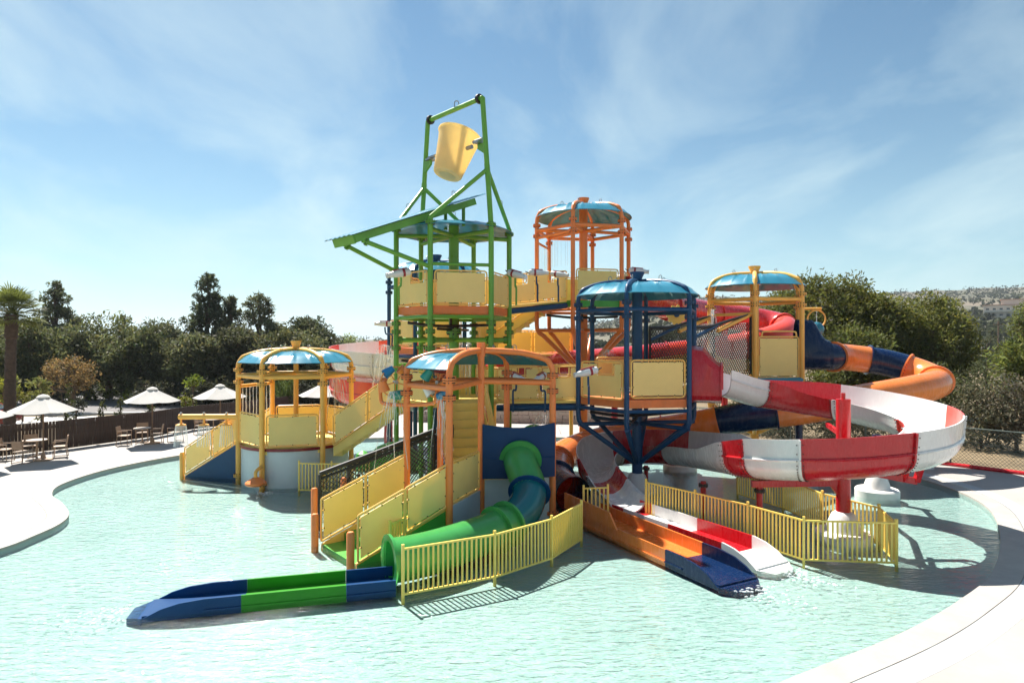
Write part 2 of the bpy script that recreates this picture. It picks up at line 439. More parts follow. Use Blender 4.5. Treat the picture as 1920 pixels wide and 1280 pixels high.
strip(OUT1b, OUT2, 0.060, 0.060, 'gutter_band', 'gutter', coping)
fill_between([OUT2, DECK_OUT], 0.058, 'pool_deck', 'deck_floor')
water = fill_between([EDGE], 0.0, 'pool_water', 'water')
BIG = [(-3000, -400), (-3000, 4000), (3000, 4000), (3000, -400)]
fill_between([DECK_OUT, BIG], 0.03, 'ground', 'soil')

# road and kerb beyond the brown fence
mb = MB(); mb.add([(-40, 41, .05), (-22.5, 42.5, .05), (-21.5, 46, .05), (-27, 57, .05), (-46, 60, .05)], [(0, 1, 2, 3, 4)])
single('parking_road', mb, 'asphalt', kind='structure')
mb = MB(); mb.beam((-38, 40.6, .1), (-22.5, 42.2, .1), .35, .14); single('kerb', mb, 'kerb', kind='structure')
mb = MB(); mb.add([(-30, 36.5, .045), (-21.5, 37.5, .045), (-21.8, 41.5, .045), (-33, 40, .045)], [(0, 1, 2, 3)]); single('pavement', mb, 'kerb', kind='structure')
mb = MB(); mb.add([(-14.0, 37.5, .075), (-9.5, 37.0, .075), (-7.0, 41.8, .075), (-13.2, 43.6, .075)], [(0, 1, 2, 3)]); single('terrace_floor', mb, 'terracotta', kind='structure')

# low stone wall behind the back deck: stone by stone
wallt = thing('stone_wall', 'low rough stone wall across the back deck, seen under the bridges', 'wall', (0.5, 37, 0))
mb = MB(); mb.beam((-6.0, 38.2, .5), (7.2, 36.8, .5), .3, .9); part(wallt, 'wall_core', mb, 'joint_dark')
stone_me = []
for k in range(4):
    mbs = MB(); mbs.box((0, 0, 0), (1, 1, 1))
    bm = bmesh.new(); m0 = mbs.mesh('stone', 'stone_wall'); bm.from_mesh(m0)
    for v in bm.verts: v.co += V((random.uniform(-.06, .06), random.uniform(-.06, .06), random.uniform(-.06, .06)))
    bmesh.ops.bevel(bm, geom=bm.edges[:], offset=.07, segments=1); bm.to_mesh(m0); bm.free(); stone_me.append(m0)
wd = (V((7.2, 36.8, 0)) - V((-6.0, 38.2, 0))); wlen = wd.length; wd.normalize(); wa = math.atan2(wd.y, wd.x)
for row in range(4):
    s = random.uniform(0, .3)
    while s < wlen - .2:
        ln = random.uniform(.35, .75)
        c = V((-6.0, 38.2, 0)) + wd * (s + ln / 2) + V((0, 0, .16 + row * .23))
        inst(wallt, 'stone', random.choice(stone_me), Matrix.Translation(c) @ Matrix.Rotation(wa, 4, 'Z') @ Matrix.Diagonal((ln - .03, .42, .21, 1)))
        s += ln

# far hills
RPX = [-2000, -500, 600, 950, 1050, 1150, 1230, 1330, 1450, 1600, 1700, 1800, 1920, 2300, 3000, 5000]
RPY = [640, 639, 638, 632, 620, 600, 564, 557, 558, 552, 546, 541, 537, 532, 550, 600]
def hill_h(x, y):
    d = math.hypot(x, y) if y < 1 else y
    px = 960 + 1200 * x / max(y, 1)
    rh = (640 - np.interp(px, RPX, RPY)) / 1200 * 1100 + 4.8
    t = (d - 110) / 990
    if t <= 0: return -0.5
    return rh * (min(t, 1) ** 1.12) * (1 if t <= 1 else max(0.6, 1 - (t - 1) * .5)) - 0.5
mb = MB(); nu, nv = 150, 60
ds = [105 + 1500 * (j / (nv - 1)) ** 1.7 for j in range(nv)]
xs = [-0.95 + 2.1 * i / (nu - 1) for i in range(nu)]
from mathutils import noise as mnoise
vs = []
for j in range(nv):
    for i in range(nu):
        x, y = xs[i] * ds[j], ds[j]
        h = hill_h(x, y)
        if h > 0: h += mnoise.fractal(V((x / 90, y / 90, 0)), 1.0, 2.0, 4) * min(6, h * .12)
        vs.append((x, y, h))
mb.add(vs, [(j * nu + i, j * nu + i + 1, (j + 1) * nu + i + 1, (j + 1) * nu + i) for j in range(nv - 1) for i in range(nu - 1)])
m = bpy.data.materials.new('hill_ground'); m.use_nodes = True
N, L = m.node_tree.nodes, m.node_tree.links; b = N['Principled BSDF']; b.inputs['Roughness'].default_value = 0.95
tcn = N.new('ShaderNodeTexCoord'); mpn = N.new('ShaderNodeMapping'); mpn.inputs['Scale'].default_value = (0.012, 0.004, 0.03)
L.new(tcn.outputs['Object'], mpn.inputs['Vector'])
nz = N.new('ShaderNodeTexNoise'); nz.inputs['Scale'].default_value = 1.6; nz.inputs['Detail'].default_value = 12; nz.inputs['Roughness'].default_value = 0.7
L.new(mpn.outputs[0], nz.inputs['Vector'])
rp = N.new('ShaderNodeValToRGB'); e = rp.color_ramp.elements
e[0].position = .38; e[0].color = (.048, .054, .028, 1); e[1].position = .66; e[1].color = (.17, .13, .095, 1)
x_ = e.new(.5); x_.color = (.095, .085, .05, 1)
L.new(nz.outputs['Fac'], rp.inputs[0]); L.new(rp.outputs[0], b.inputs['Base Color'])
MATS['hill_ground'] = m
single('hills', mb, 'hill_ground', kind='structure', ang=80)

# ------------------------------------------------------------------ shared little pieces
def flange_mesh():
    mb = MB()
    mb.lathe([(.5, -.26), (1, -.26), (1, -.06), (.5, -.06)], n=14, cap=False)
    mb.lathe([(.5, .06), (1, .06), (1, .26), (.5, .26)], n=14, cap=False)
    nplate = len(mb.f)
    for k in range(8):
        a = 2 * math.pi * k / 8
        mb.lathe([(.10, -.46), (.10, .46)], c=(.80 * math.cos(a), .82 * math.sin(a), 0), n=5)
    return mb, nplate
FL = {}
for c_ in ('bolt', 'green', 'orange', 'blue', 'post_yellow'):
    mb_, np_ = flange_mesh(); FL[c_] = mb_.mesh('flange', c_); FL[c_].materials.append(MATS['bolt'])
    for i_ in range(np_, len(mb_.f)): FL[c_].polygons[i_].material_index = 1
def flange(parent, p, axis=UP, r=.135, col='bolt'):
    q = V(axis).to_track_quat('Z', 'Y').to_matrix().to_4x4()
    return inst(parent, 'flange', FL[col], Matrix.Translation(V(p)) @ q @ Matrix.Scale(r, 4))
def hook_mesh():
    mb = MB(); pts = [(-.05, 0, 0), (-.05, 0, .08)] + [(-.05 * math.cos(a), 0, .08 + .06 * math.sin(a)) for a in (0.5, 1.0, 1.57, 2.1, 2.6)] + [(.05, 0, .08), (.05, 0, 0)]
    mb.tube(pts, .012, 6); return mb.mesh('lifting_eye', 'steel')
HOOK = hook_mesh()

def hexv(C, th, k, r=1.95):
    a = R(th + 60 * k)
    return V((C[0] + r * math.cos(a), C[1] + r * math.sin(a), 0))
def edge_mid(C, th, k, r=1.95):
    return (hexv(C, th, k, r) + hexv(C, th, k + 1, r)) / 2
def dirv(deg): return V((math.cos(R(deg)), math.sin(R(deg)), 0))

def panel(parent, a, b, h, plate='panel_yellow', frame='frame_yellow', notch=None, inset=0.0, rad=.12, back=True):
    """A sheet in a tubular frame: a, b the bottom corners, h its height straight up."""
    a, b = V(a), V(b); flat = V((b.x - a.x, b.y - a.y, 0)); ln = flat.length; u = (b - a) / ln
    nrm = flat.normalized().cross(UP)
    out = [(0, 0), (ln, 0), (ln, h), (0, h)]
    if notch:
        s0, s1, dp = notch
        out = [(0, 0), (ln, 0), (ln, h), (s1 * ln, h), (s1 * ln, h - dp), (s0 * ln, h - dp), (s0 * ln, h), (0, h)]
    pl = [(max(.06, x) if x < ln / 2 else min(ln - .06, x), 0) for x, y in out]
    def tow(x, y): return a + u * x + UP * y
    # plate a little smaller than the frame
    c = []
    for i, (x, y) in enumerate(out):
        xi = x; yi = y
        if x == 0: xi = .06
        elif x == ln: xi = ln - .06
        elif notch and abs(x - notch[0] * ln) < 1e-6: xi = x - .05
        elif notch: xi = x + .05
        if y == 0: yi = .06
        elif y == h: yi = h - .06
        else: yi = y - .05
        c.append((xi, yi))
    poly = [tow(x, y) - nrm * .009 for x, y in c]
    mb = MB(); mb.prism(poly, nrm * .018)
    po = part(parent, 'panel', mb, plate)
    if notch:
        full = [tow(x, y) for x, y in [(0, 0), (ln, 0), (ln, h), (0, h)]]
        mb = MB(); mb.tube(round_poly(full, rad), .026, 8, closed=True)
        s0, s1, dp = notch
        nn = [tow(s0 * ln, h - .02), tow(s0 * ln, h - dp), tow(s1 * ln, h - dp), tow(s1 * ln, h - .02)]
        path = [nn[0]] + [nn[1] + UP * .08, nn[1] + u * .025 + UP * .025, nn[1] + u * .08] + [nn[2] - u * .08, nn[2] - u * .025 + UP * .025, nn[2] + UP * .08] + [nn[3]]
        mb.tube(path, .022, 8)
    else:
        mb = MB(); mb.tube(round_poly([tow(x, y) for x, y in out], rad), .026, 8, closed=True)
    fb = mb; mb = MB()
    for i in range(4):
        (x0, y0), (x1, y1) = [(.07, .07), (ln - .07, .07), (ln - .07, h - .07), (.07, h - .07)][i], [(ln - .07, .07), (ln - .07, h - .07), (.07, h - .07), (.07, .07)][i]
        k = 3 if abs(x1 - x0) > .9 else 2
        for j in range(k):
            t = (j + .5) / k
            x, y = x0 + (x1 - x0) * t, y0 + (y1 - y0) * t
            if notch and i == 2 and notch[0] * ln < x < notch[1] * ln: continue
            p = tow(x, y)
            mb.beam(p - nrm * .022, p + nrm * .022, .022, .022)
            sx, sy = (0, -.07 if i == 0 else .07) if i in (0, 2) else (.07 if i == 1 else -.07, 0)
            fb.beam(p, tow(x + sx, y + sy), .022, .022)
    part(po, 'frame', fb, frame)
    part(po, 'bolts', mb, 'bolt', kind='stuff')
    return po

def canopy_mesh(C, rad, th, zr, H=.46, a0=0, a1=360, amp=.075, base=.38):
    prof = [(1.015, -0.02), (.955, .16), (.88, .42), (.76, .64), (.60, .82), (.42, .93), (.22, .985), (.06, 1.0)]
    na = int((a1 - a0) / 2.5); full = (a1 - a0) >= 359.9
    mb = MB(); vs = []; cols = na if full else na + 1
    for side in (0, 1):
        for r, z in prof:
            for i in range(cols):
                ang = a0 + (a1 - a0) * i / na
                u = ((ang) % 20) - 10
                w = max(0, 1 - abs(u) / 2.6)
                env = max(0, 1 - abs(r - .72) / .30)
                zz = zr + base + z * H + amp * w * env - side * .022
                # a slight polygon: straighter between the ribs
                q = (ang % 60) - 30
                rr = rad * r * (1 - .03 * (1 - abs(q) / 30) * (1 if r > .8 else .5))
                a = R(th + ang)
                vs.append((C[0] + rr * math.cos(a), C[1] + rr * math.sin(a), zz))
    m = len(prof); fs = []
    for side in (0, 1):
        o = side * m * cols
        for j in range(m - 1):
            for i in range(na):
                k = (i + 1) % cols
                q = (o + j * cols + i, o + j * cols + k, o + (j + 1) * cols + k, o + (j + 1) * cols + i)
                fs.append(q if side == 0 else q[::-1])
    o = m * cols
    for i in range(na):
        k = (i + 1) % cols; fs.append((i, o + i, o + k, k))
    if not full:
        for j in range(m - 1):
            fs.append((j * cols, (j + 1) * cols, o + (j + 1) * cols, o + j * cols))
            fs.append((j * cols + na, o + j * cols + na, o + (j + 1) * cols + na, (j + 1) * cols + na))
    return mb.add(vs, fs)

def rib_path(C, th, k, rad, zr, H=.46, base=.38):
    a = R(th + 60 * k); c, s = math.cos(a), math.sin(a)
    pr = [(1, 0), (1, base * .38), (.99, base * .72), (.965, base + .04 * H), (.925, base + .33 * H), (.86, base + .48 * H), (.74, base + .69 * H), (.58, base + .87 * H), (.40, base + .97 * H), (.2, base + 1.03 * H), (.05, base + 1.05 * H)]
    return catmull([(C[0] + rad * r * c, C[1] + rad * r * s, zr + z + .02) for r, z in pr], 3)

def tower(name, label, C, th, col, decks, zr, rad=1.95, pr=.07, cr=.17, low=None, posts=range(6), canopy=True, H=.46, base=.38,
          crange=(0, 360), ring=True, spokes=False, zbot=-.3, deckmat='deck_orange', column=True, cone=False, fin=True, flr=None, dbeams=True):
    t = thing(name, label, 'play tower', (C[0], C[1], 0))
    flr = flr or pr * 1.85
    if column:
        mb = MB(); top = zr + base + H + .02 if canopy else zr + .3
        mb.tube([(C[0], C[1], zbot), (C[0], C[1], top)], cr, 18); co = part(t, 'column', mb, col)
        if cone:
            mb = MB(); mb.lathe([(.62, -.3), (.62, .10), (.44, .12), (.36, .25), (.27, .52), (cr + .03, .6), (cr, .6)], (C[0], C[1], 0), 26); part(t, 'column_base', mb, 'column_white')
    zlow = low[0] if low else zbot
    for k in posts:
        p = hexv(C, th, k, rad); mb = MB()
        if low:
            q = V((C[0], C[1], 0)); dv = (q - p).normalized(); run = rad - cr * .7
            path = [p + UP * zr, p + UP * (low[0] + .25)] + [p + UP * (low[0] + .08) + dv * .02, p + UP * (low[0] - .06) + dv * .10, p + UP * (low[0] - .16) + dv * .26] + [p + dv * run + UP * low[1]]
            mb.tube(path, pr, 12)
        else:
            mb.tube([p + UP * zr, p + UP * zbot], pr, 12)
        po = part(t, 'post', mb, col)
        flange(po, p + UP * (zr), r=flr, col=col)
        if ring: flange(po, p + UP * (zr - .42), r=flr, col=col)
        for dk in decks: 
            if dk - .55 > zlow + 1.2: flange(po, p + UP * (dk - .55), r=flr, col=col)
        if not low: flange(po, p + UP * .16, r=flr, col=col)
        if canopy:
            mb = MB(); mb.tube(rib_path(C, th, k, rad, zr, H, base), pr * .92, 10); ro = part(t, 'rib', mb, col)
            rp_ = rib_path(C, th, k, rad, zr, H, base); hp = rp_[len(rp_) * 3 // 4]
            inst(ro, 'lifting_eye', HOOK, Matrix.Translation(hp + UP * .05) @ Matrix.Rotation(R(th + 60 * k), 4, 'Z'))
    ks = list(posts)
    if ring:
        for k in range(6):
            if k in ks and (k + 1) % 6 in ks:
                mb = MB(); mb.tube([hexv(C, th, k, rad) + UP * (zr - .2), hexv(C, th, k + 1, rad) + UP * (zr - .2)], pr * .85, 10); part(t, 'ring_beam', mb, col)
    if spokes:
        for k in ks:
            mb = MB(); mb.tube([V((C[0], C[1], zr - .14)), hexv(C, th, k, rad) + UP * (zr - .2)], pr * .8, 10); part(t, 'spoke', mb, col)
    if canopy:
        part(t, 'canopy', canopy_mesh(C, rad, th, zr, H, crange[0], crange[1], base=base), 'canopy')
        if fin:
            mb = MB(); mb.lathe([(max(cr, .13) * .85, -.05), (max(cr, .13) * .9, .12), (max(cr, .13) * 1.4, .31), (max(cr, .13) * 1.4, .35), (max(cr, .13), .35)], (C[0], C[1], zr + base + H), 16); part(t, 'finial', mb, col)
    for dk in decks:
        poly = [hexv(C, th, k, rad - .04) + UP * (dk - .26) for k in range(6)]
        mb = MB(); mb.prism(poly, UP * .24); part(t, 'deck', mb, deckmat)
        for k in range(6):
            if dbeams and k in ks and (k + 1) % 6 in ks:
                mb = MB(); mb.tube([hexv(C, th, k, rad) + UP * (dk - .36), hexv(C, th, k + 1, rad) + UP * (dk - .36)], pr * .72, 8); part(t, 'deck_beam', mb, col)
        # water pipes hung under the deck
        mb = MB()
        q0, q1 = hexv(C, th, 3, rad * .8), hexv(C, th, 0, rad * .75)
        z = dk - .62
        mb.tube(catmull([q0 + UP * (z + .1), q0.lerp(q1, .3) + UP * z + V((0, -.3, 0)), q0.lerp(q1, .6) + UP * z + V((0, -.25, 0)), q1 + UP * (z + .05)], 4), .05, 8)
        part(t, 'water_pipe', mb, 'pipe_black')
        mb = MB(); e0, e1 = hexv(C, th, 4, rad * .7), hexv(C, th, 1, rad * .7)
        mb.tube([e0 + UP * (z - .12), e1 + UP * (z - .12)], .045, 8)
        mb.tube([e0.lerp(e1, .4) + UP * (z - .12), e0.lerp(e1, .4) + UP * (dk - .1)], .045, 8)
        part(t, 'water_pipe', mb, 'pipe_black')
    return t
def edge_panel(t, C, th, k, z, h=1.05, rad=1.95, gap=.14, **kw):
    p, q = hexv(C, th, k, rad), hexv(C, th, k + 1, rad); d = (q - p).normalized()
    return panel(t, p + d * gap + UP * z, q - d * gap + UP * z, h, **kw)

# ------------------------------------------------------------------ the towers
GC, GT = (-2.0, 22.0), 13
OC, OT = (2.9, 26.0), 12
BC, BT = (4.01, 20.5), 10
YC, YT = (9.85, 26.0), 10
LC, LT = (-7.66, 22.7), 15
FC, FT = (-0.82, 17.0), 10
KC, KT = (-3.2, 27.0), 12
GZ, GZL, OZ, BZ, YZ, LZ, FZ, KZ = 5.95, 2.85, 6.38, 3.1, 3.35, 1.35, 0.85, 4.55

# --- green tower
gt = tower('green_tower', 'tall green pole tower in the middle, carrying the tipping bucket frame', GC, GT, 'green', [GZ], 8.55, pr=.088, cr=.175, ring=False, spokes=True, H=.22, base=.12, fin=False, canopy=False)
part(gt, 'canopy', canopy_mesh(GC, 2.02, GT, 8.40, .26, amp=.02, base=.12), 'canopy')
poly = [hexv(GC, GT, k, 1.88) + UP * (GZL - .14) for k in range(6)]
mb = MB(); mb.prism(poly, UP * .12); part(gt, 'lower_deck', mb, 'stair_yellow')
for k in (3, 4, 5):
    edge_panel(gt, GC, GT, k, GZ + .02, 1.08, notch=(.45, .85, .32) if k == 3 else None)
edge_panel(gt, GC, GT, 1, GZ + .02, 1.08); edge_panel(gt, GC, GT, 2, GZ + .02, 1.08)
edge_panel(gt, GC, GT, 3, GZL, 1.0); edge_panel(gt, GC, GT, 0, GZL, 1.0)
for k in range(6):
    for z in (4.85,):
        mb = MB(); mb.tube([hexv(GC, GT, k) + UP * z, V((GC[0], GC[1], z))], .085, 10); bo = part(gt, 'brace_beam', mb, 'green')
        d = (V((GC[0], GC[1], 0)) - hexv(GC, GT, k)).normalized(); flange(bo, hexv(GC, GT, k) + d * .14 + UP * z, d, .14, 'green')
for k, z in ((2, 4.0), (4, 7.25)):
    mb = MB(); mb.tube([hexv(GC, GT, k) + UP * z, hexv(GC, GT, k + 1) + UP * z], .055, 10); part(gt, 'brace_beam', mb, 'green')
for k in range(6):
    flange(gt, hexv(GC, GT, k) + UP * 5.12, r=.165, col='green'); flange(gt, hexv(GC, GT, k) + UP * 4.58, r=.165, col='green')
flange(gt, V((GC[0], GC[1], 5.15)), r=.27, col='green')
# tipping bucket frame
A_fr = hexv(GC, GT, 5); A_bl = hexv(GC, GT, 2); cen = V((GC[0], GC[1], 0))
topR = A_fr.lerp(cen, .22) + UP * 12.75; topL = A_bl.lerp(cen, .22) + UP * 12.75
mb = MB(); mb.tube([A_fr + UP * 8.5, topR], .085, 12); part(gt, 'frame_leg', mb, 'green')
mb = MB(); mb.tube([A_bl + UP * 8.5, topL], .085, 12); part(gt, 'frame_leg', mb, 'green')
mb = MB(); mb.tube([topL, topR], .08, 12); tb = part(gt, 'top_beam', mb, 'green')
dtb = (topR - topL).normalized()
flange(tb, topR - dtb * .16, dtb, .16); flange(tb, topL + dtb * .16, dtb, .16)
inst(tb, 'lifting_eye', HOOK, Matrix.Translation(topL.lerp(topR, .55) + UP * .06) @ Matrix.Scale(1.5, 4))
for leg0, leg1, ks in ((A_fr + UP * 8.5, topR, (4, 0)), (A_bl + UP * 8.5, topL, (3, 1))):
    j = leg0.lerp(leg1, .44)
    for k in ks:
        p = hexv(GC, GT, k) + UP * 8.72
        mb = MB(); mb.tube([j, p], .07, 10); br = part(gt, 'diagonal_brace', mb, 'green')
        inst(br, 'lifting_eye', HOOK, Matrix.Translation(j.lerp(p, .6) + UP * .06))
        mb = MB(); mb.tube([p, hexv(GC, GT, k) + UP * 8.5], .088, 10); part(gt, 'post_top', mb, 'green')
    mb = MB(); mb.beam(leg0.lerp(leg1, .40), leg0.lerp(leg1, .48), .2, .05); part(gt, 'gusset', mb, 'green')
# bucket brackets
for l0, l1 in ((A_fr + UP * 8.5, topR), (A_bl + UP * 8.5, topL)):
    j = l0.lerp(l1, .63); inw = (cen + UP * j.z - j).normalized()
    mb = MB(); mb.prism([j + UP * .1, j + inw * .42 + UP * .1, j + inw * .42 - UP * .05, j - UP * .32], V((inw.y, -inw.x, 0)) * .09); br = part(gt, 'bucket_bracket', mb, 'green')
    mb = MB(); mb.tube([j + inw * .18 + UP * .22, j + inw * .62 + UP * .22], .06, 10); mb.beam(j + inw * .2 + UP * .14, j + inw * .45 + UP * .14, .3, .06); part(br, 'bearing', mb, 'steel')
# bucket
bc = (A_fr.lerp(A_bl, .5)); bc.z = 11.22
bt = thing('tipping_bucket', 'big pale yellow tipping bucket hung high in the green frame', 'bucket', bc)
bm_rot = Matrix.Translation(bc) @ Matrix.Rotation(R(16), 4, 'Y') @ Matrix.Rotation(R(-10), 4, 'X') @ Matrix.Scale(.83, 4) @ Matrix.Translation(V((0, 0, -.95)))
mb = MB(); prof_o = [(.50, .0), (.56, .0), (.60, .05), (.70, .7), (.82, 1.45), (.89, 1.78), (.93, 1.80), (.93, 1.86), (.86, 1.86), (.79, 1.45), (.66, .7), (.56, .08), (.4, .06)]
mb.lathe(prof_o, n=36, mtx=bm_rot); part(bt, 'bucket_shell', mb, 'bucket_yellow')
mb = MB(); mb.lathe([(.30, -.02), (.34, -.025), (.36, .0), (.34, .01)], n=28, mtx=bm_rot); part(bt, 'base_ring', mb, 'bucket_yellow')
ax = (A_fr - A_bl).normalized()
mb = MB(); mb.tube([bc - ax * .98 + UP * .05, bc - ax * .72 + UP * .05], .07, 10); part(bt, 'axle', mb, 'steel')
mb = MB(); mb.tube([bc + ax * .72 + UP * .05, bc + ax * .98 + UP * .05], .07, 10); part(bt, 'axle', mb, 'steel')
# sloping splash roof
od = dirv(223); sd_ = dirv(133); hi = cen + od * -.55 + UP * 9.62; lo = cen + od * 4.12 + UP * 7.80
mb = MB(); nrm_up = (lo - hi).normalized().cross(sd_); nrm_up = nrm_up if nrm_up.z > 0 else -nrm_up
nst = 12; vs = []
for i in range(nst + 1):
    for e_ in (0, 1):
        p = hi.lerp(lo, -.05 + 1.09 * e_) + sd_ * (-.82 + 1.64 * i / nst) + nrm_up * (.15 + (.03 if i % 2 else 0))
        vs += [p, p - nrm_up * .015]
fs = []
for i in range(nst):
    a = i * 4; b_ = a + 4
    fs += [(a, a + 2, b_ + 2, b_), (a + 1, b_ + 1, b_ + 3, a + 3), (a, b_, b_ + 1, a + 1), (a + 2, a + 3, b_ + 3, b_ + 2)]
mb.add(vs, fs)
sr = part(gt, 'splash_roof', mb, 'canopy')
for s in (-1, 1):
    mb = MB(); mb.beam(hi + sd_ * .60 * s - (lo - hi).normalized() * -.1, lo + sd_ * .60 * s, .07, .22, nrm_up); part(sr, 'side_beam', mb, 'green')
for f in (.12, .5, .97):
    p = hi.lerp(lo, f); mb = MB(); mb.beam(p - sd_ * .57, p + sd_ * .57, .07, .19, nrm_up); part(sr, 'cross_beam', mb, 'green')
mb = MB(); mb.beam(lo - sd_ * .62 + (lo - hi).normalized() * .03, lo + sd_ * .62 + (lo - hi).normalized() * .03, .05, .26, nrm_up); part(sr, 'end_plate', mb, 'green')
for s, k in ((-1, 4), (1, 3)):
    p = hi.lerp(lo, .95) + sd_ * .55 * s - nrm_up * .1; q = hexv(GC, GT, k) + UP * 7.15
    mb = MB(); mb.tube([p, q], .07, 10); so = part(gt, 'roof_strut', mb, 'green'); flange(so, p.lerp(q, .06), (q - p), .12, 'green')
for s, f in ((-.5, .12), (.5, .12)):
    p = hi.lerp(lo, f) + sd_ * s - nrm_up * .1; mb = MB(); mb.tube([p, V((p.x, p.y, 8.7))], .06, 10); part(gt, 'roof_prop', mb, 'green')

# --- orange tower at the back
ot = tower('orange_tower', 'tall orange tower at the back under a blue dome canopy', OC, OT, 'orange', [OZ], 9.42, pr=.085, cr=.17, low=(5.2, 3.55), spokes=True, deckmat='stair_green')
for k in (4, 5, 0, 1): edge_panel(ot, OC, OT, k, OZ + .05, 1.12)
for k in range(6):
    mb = MB(); mb.tube([hexv(OC, OT, k) + UP * 5.25, V((OC[0], OC[1], 5.25))], .07, 10); part(ot, 'brace_beam', mb, 'orange')
mb = MB(); mb.tube([hexv(OC, OT, 3) + UP * 8.75, hexv(OC, OT, 2) + UP * 8.75], .05, 8); part(ot, 'spray_bar', mb, 'orange')
mb = MB(); mb.tube([hexv(OC, OT, 3) + UP * 8.92, hexv(OC, OT, 4) + UP * 9.0], .06, 8); part(ot, 'spray_bar', mb, 'orange')

# --- blue tower
bt_ = tower('blue_tower', 'dark blue tower with teal dome canopy beside the red slide entrance', BC, BT, 'blue', [BZ], 5.95, H=.42, base=.30, pr=.078, cr=.165, low=(2.25, .95), cone=True)
edge_panel(bt_, BC, BT, 4, BZ + .05, 1.1); edge_panel(bt_, BC, BT, 3, BZ - .02, 1.1, notch=(.42, .78, .36)); edge_panel(bt_, BC, BT, 1, BZ + .05, 1.1)
for k in range(6):
    mb = MB(); mb.tube([hexv(BC, BT, k) + UP * 2.2, V((BC[0], BC[1], 2.2))], .065, 10); part(bt_, 'brace_beam', mb, 'blue')

# --- yellow tower at the right
yt = tower('yellow_tower', 'yellow tower with pale blue canopy behind the red and white flume', YC, YT, 'post_yellow', [YZ], 6.62, pr=.092, cr=.17, low=(2.1, 1.1), H=.50, deckmat='canopy')
for k in (4, 0, 1): edge_panel(yt, YC, YT, k, YZ + .08, 1.55 if k == 4 else 1.1)
p4, p5 = hexv(YC, YT, 4), hexv(YC, YT, 5)
mb = MB(); mb.tube([p4 + UP * (YZ - .02), p5 + UP * (YZ - .02)], .10, 12); part(yt, 'edge_tube', mb, 'canopy')
mb = MB(); q = V((0, 0, 1)); pz = UP * (YZ + 1.63)
mb.tube(catmull([p4.lerp(p5, .14) + pz, p4.lerp(p5, .15) + pz + UP * .12, p4.lerp(p5, .22) + pz + UP * .2, p4.lerp(p5, .8) + pz + UP * .2, p4.lerp(p5, .87) + pz + UP * .12, p4.lerp(p5, .88) + pz], 4), .03, 8)
part(yt, 'hand_rail', mb, 'frame_yellow')
mb = MB(); mb.tube([hexv(YC, YT, 3) + UP * 5.85, hexv(YC, YT, 4) + UP * 5.85], .06, 10); part(yt, 'cross_beam', mb, 'post_yellow')

# --- left pavilion on its white drum
lt = tower('yellow_pavilion', 'yellow pavilion under a blue dome on a white drum at left', LC, LT, 'post_yellow', [LZ], 3.82, rad=1.9, pr=.088, cr=.085, spokes=True, deckmat='stair_yellow', fin=True, dbeams=False, H=.38, base=.28)
mb = MB(); mb.lathe([(1.80, -.3), (1.80, LZ - .16), (1.74, LZ - .16)], (LC[0], LC[1], 0), 48); part(lt, 'drum', mb, 'grey_wall')
mb = MB(); mb.lathe([(1.80, LZ - .15), (1.84, LZ - .15), (1.84, LZ - .06), (1.80, LZ - .06)], (LC[0], LC[1], 0), 48, cap=False); part(lt, 'drum_band', mb, 'maroon')
for k in (3, 4, 0, 1): edge_panel(lt, LC, LT, k, LZ - .02, 1.05, rad=1.9)
a_, b_ = hexv(LC, LT, 3, 1.9), hexv(LC, LT, 2, 1.9)
mb = MB(); mb.tube([a_ + UP * 3.25, b_ + UP * 3.25], .06, 10); part(lt, 'spray_bar', mb, 'post_yellow')
# curtain of falling water
mb = MB()
for i in range(9):
    p = a_.lerp(b_, .12 + i * .10); x = p.copy(); path = []
    for j in range(12): path.append(V((p.x + random.uniform(-.01, .01), p.y, 3.2 - j * .17)))
    mb.tube(path, [.010 + random.random() * .014 for _ in path], 5)
o = single('water_curtain', mb, 'falling_water', 'curtain of thin water streams falling inside the yellow pavilion', 'water', kind='stuff')

# --- front orange pavilion
fp_posts = (0, 1, 2, 3, 4)
ft = tower('orange_pavilion', 'orange front pavilion with half dome above the green tube slide', FC, FT, 'orange', [], 3.88, H=.37, base=.27, pr=.088, cr=.088, posts=fp_posts, crange=(0, 240), spokes=True, zbot=-.3, fin=False, ring=True)
c0 = V((FC[0], FC[1], 0))
mb = MB(); mb.tube([c0 + UP * 4.4, c0 + UP * 4.78], .11, 14); part(ft, 'mast_top', mb, 'orange')
mb = MB(); mb.prism([hexv(FC, FT, k, 1.85) + UP * (FZ - .14) for k in range(5)] + [c0 + UP * (FZ - .14)], UP * .12); part(ft, 'deck', mb, 'stair_yellow')
E_, B_ = hexv(FC, FT, 0), hexv(FC, FT, 4)
# grey walls under the deck
for p, q in ((c0, E_), (B_, c0), (E_, hexv(FC, FT, 1))):
    d = (q - p).normalized(); mb = MB(); mb.beam(p + d * .1 + UP * .4, q - d * .1 + UP * .4, .03, 1.45 if p is c0 else .95)
    part(ft, 'skirt_panel', mb, 'grey_wall')
dB = (c0 - B_).normalized()
panel(ft, B_ + dB * .14 + UP * .92, c0 - dB * .14 + UP * .92, 1.0)
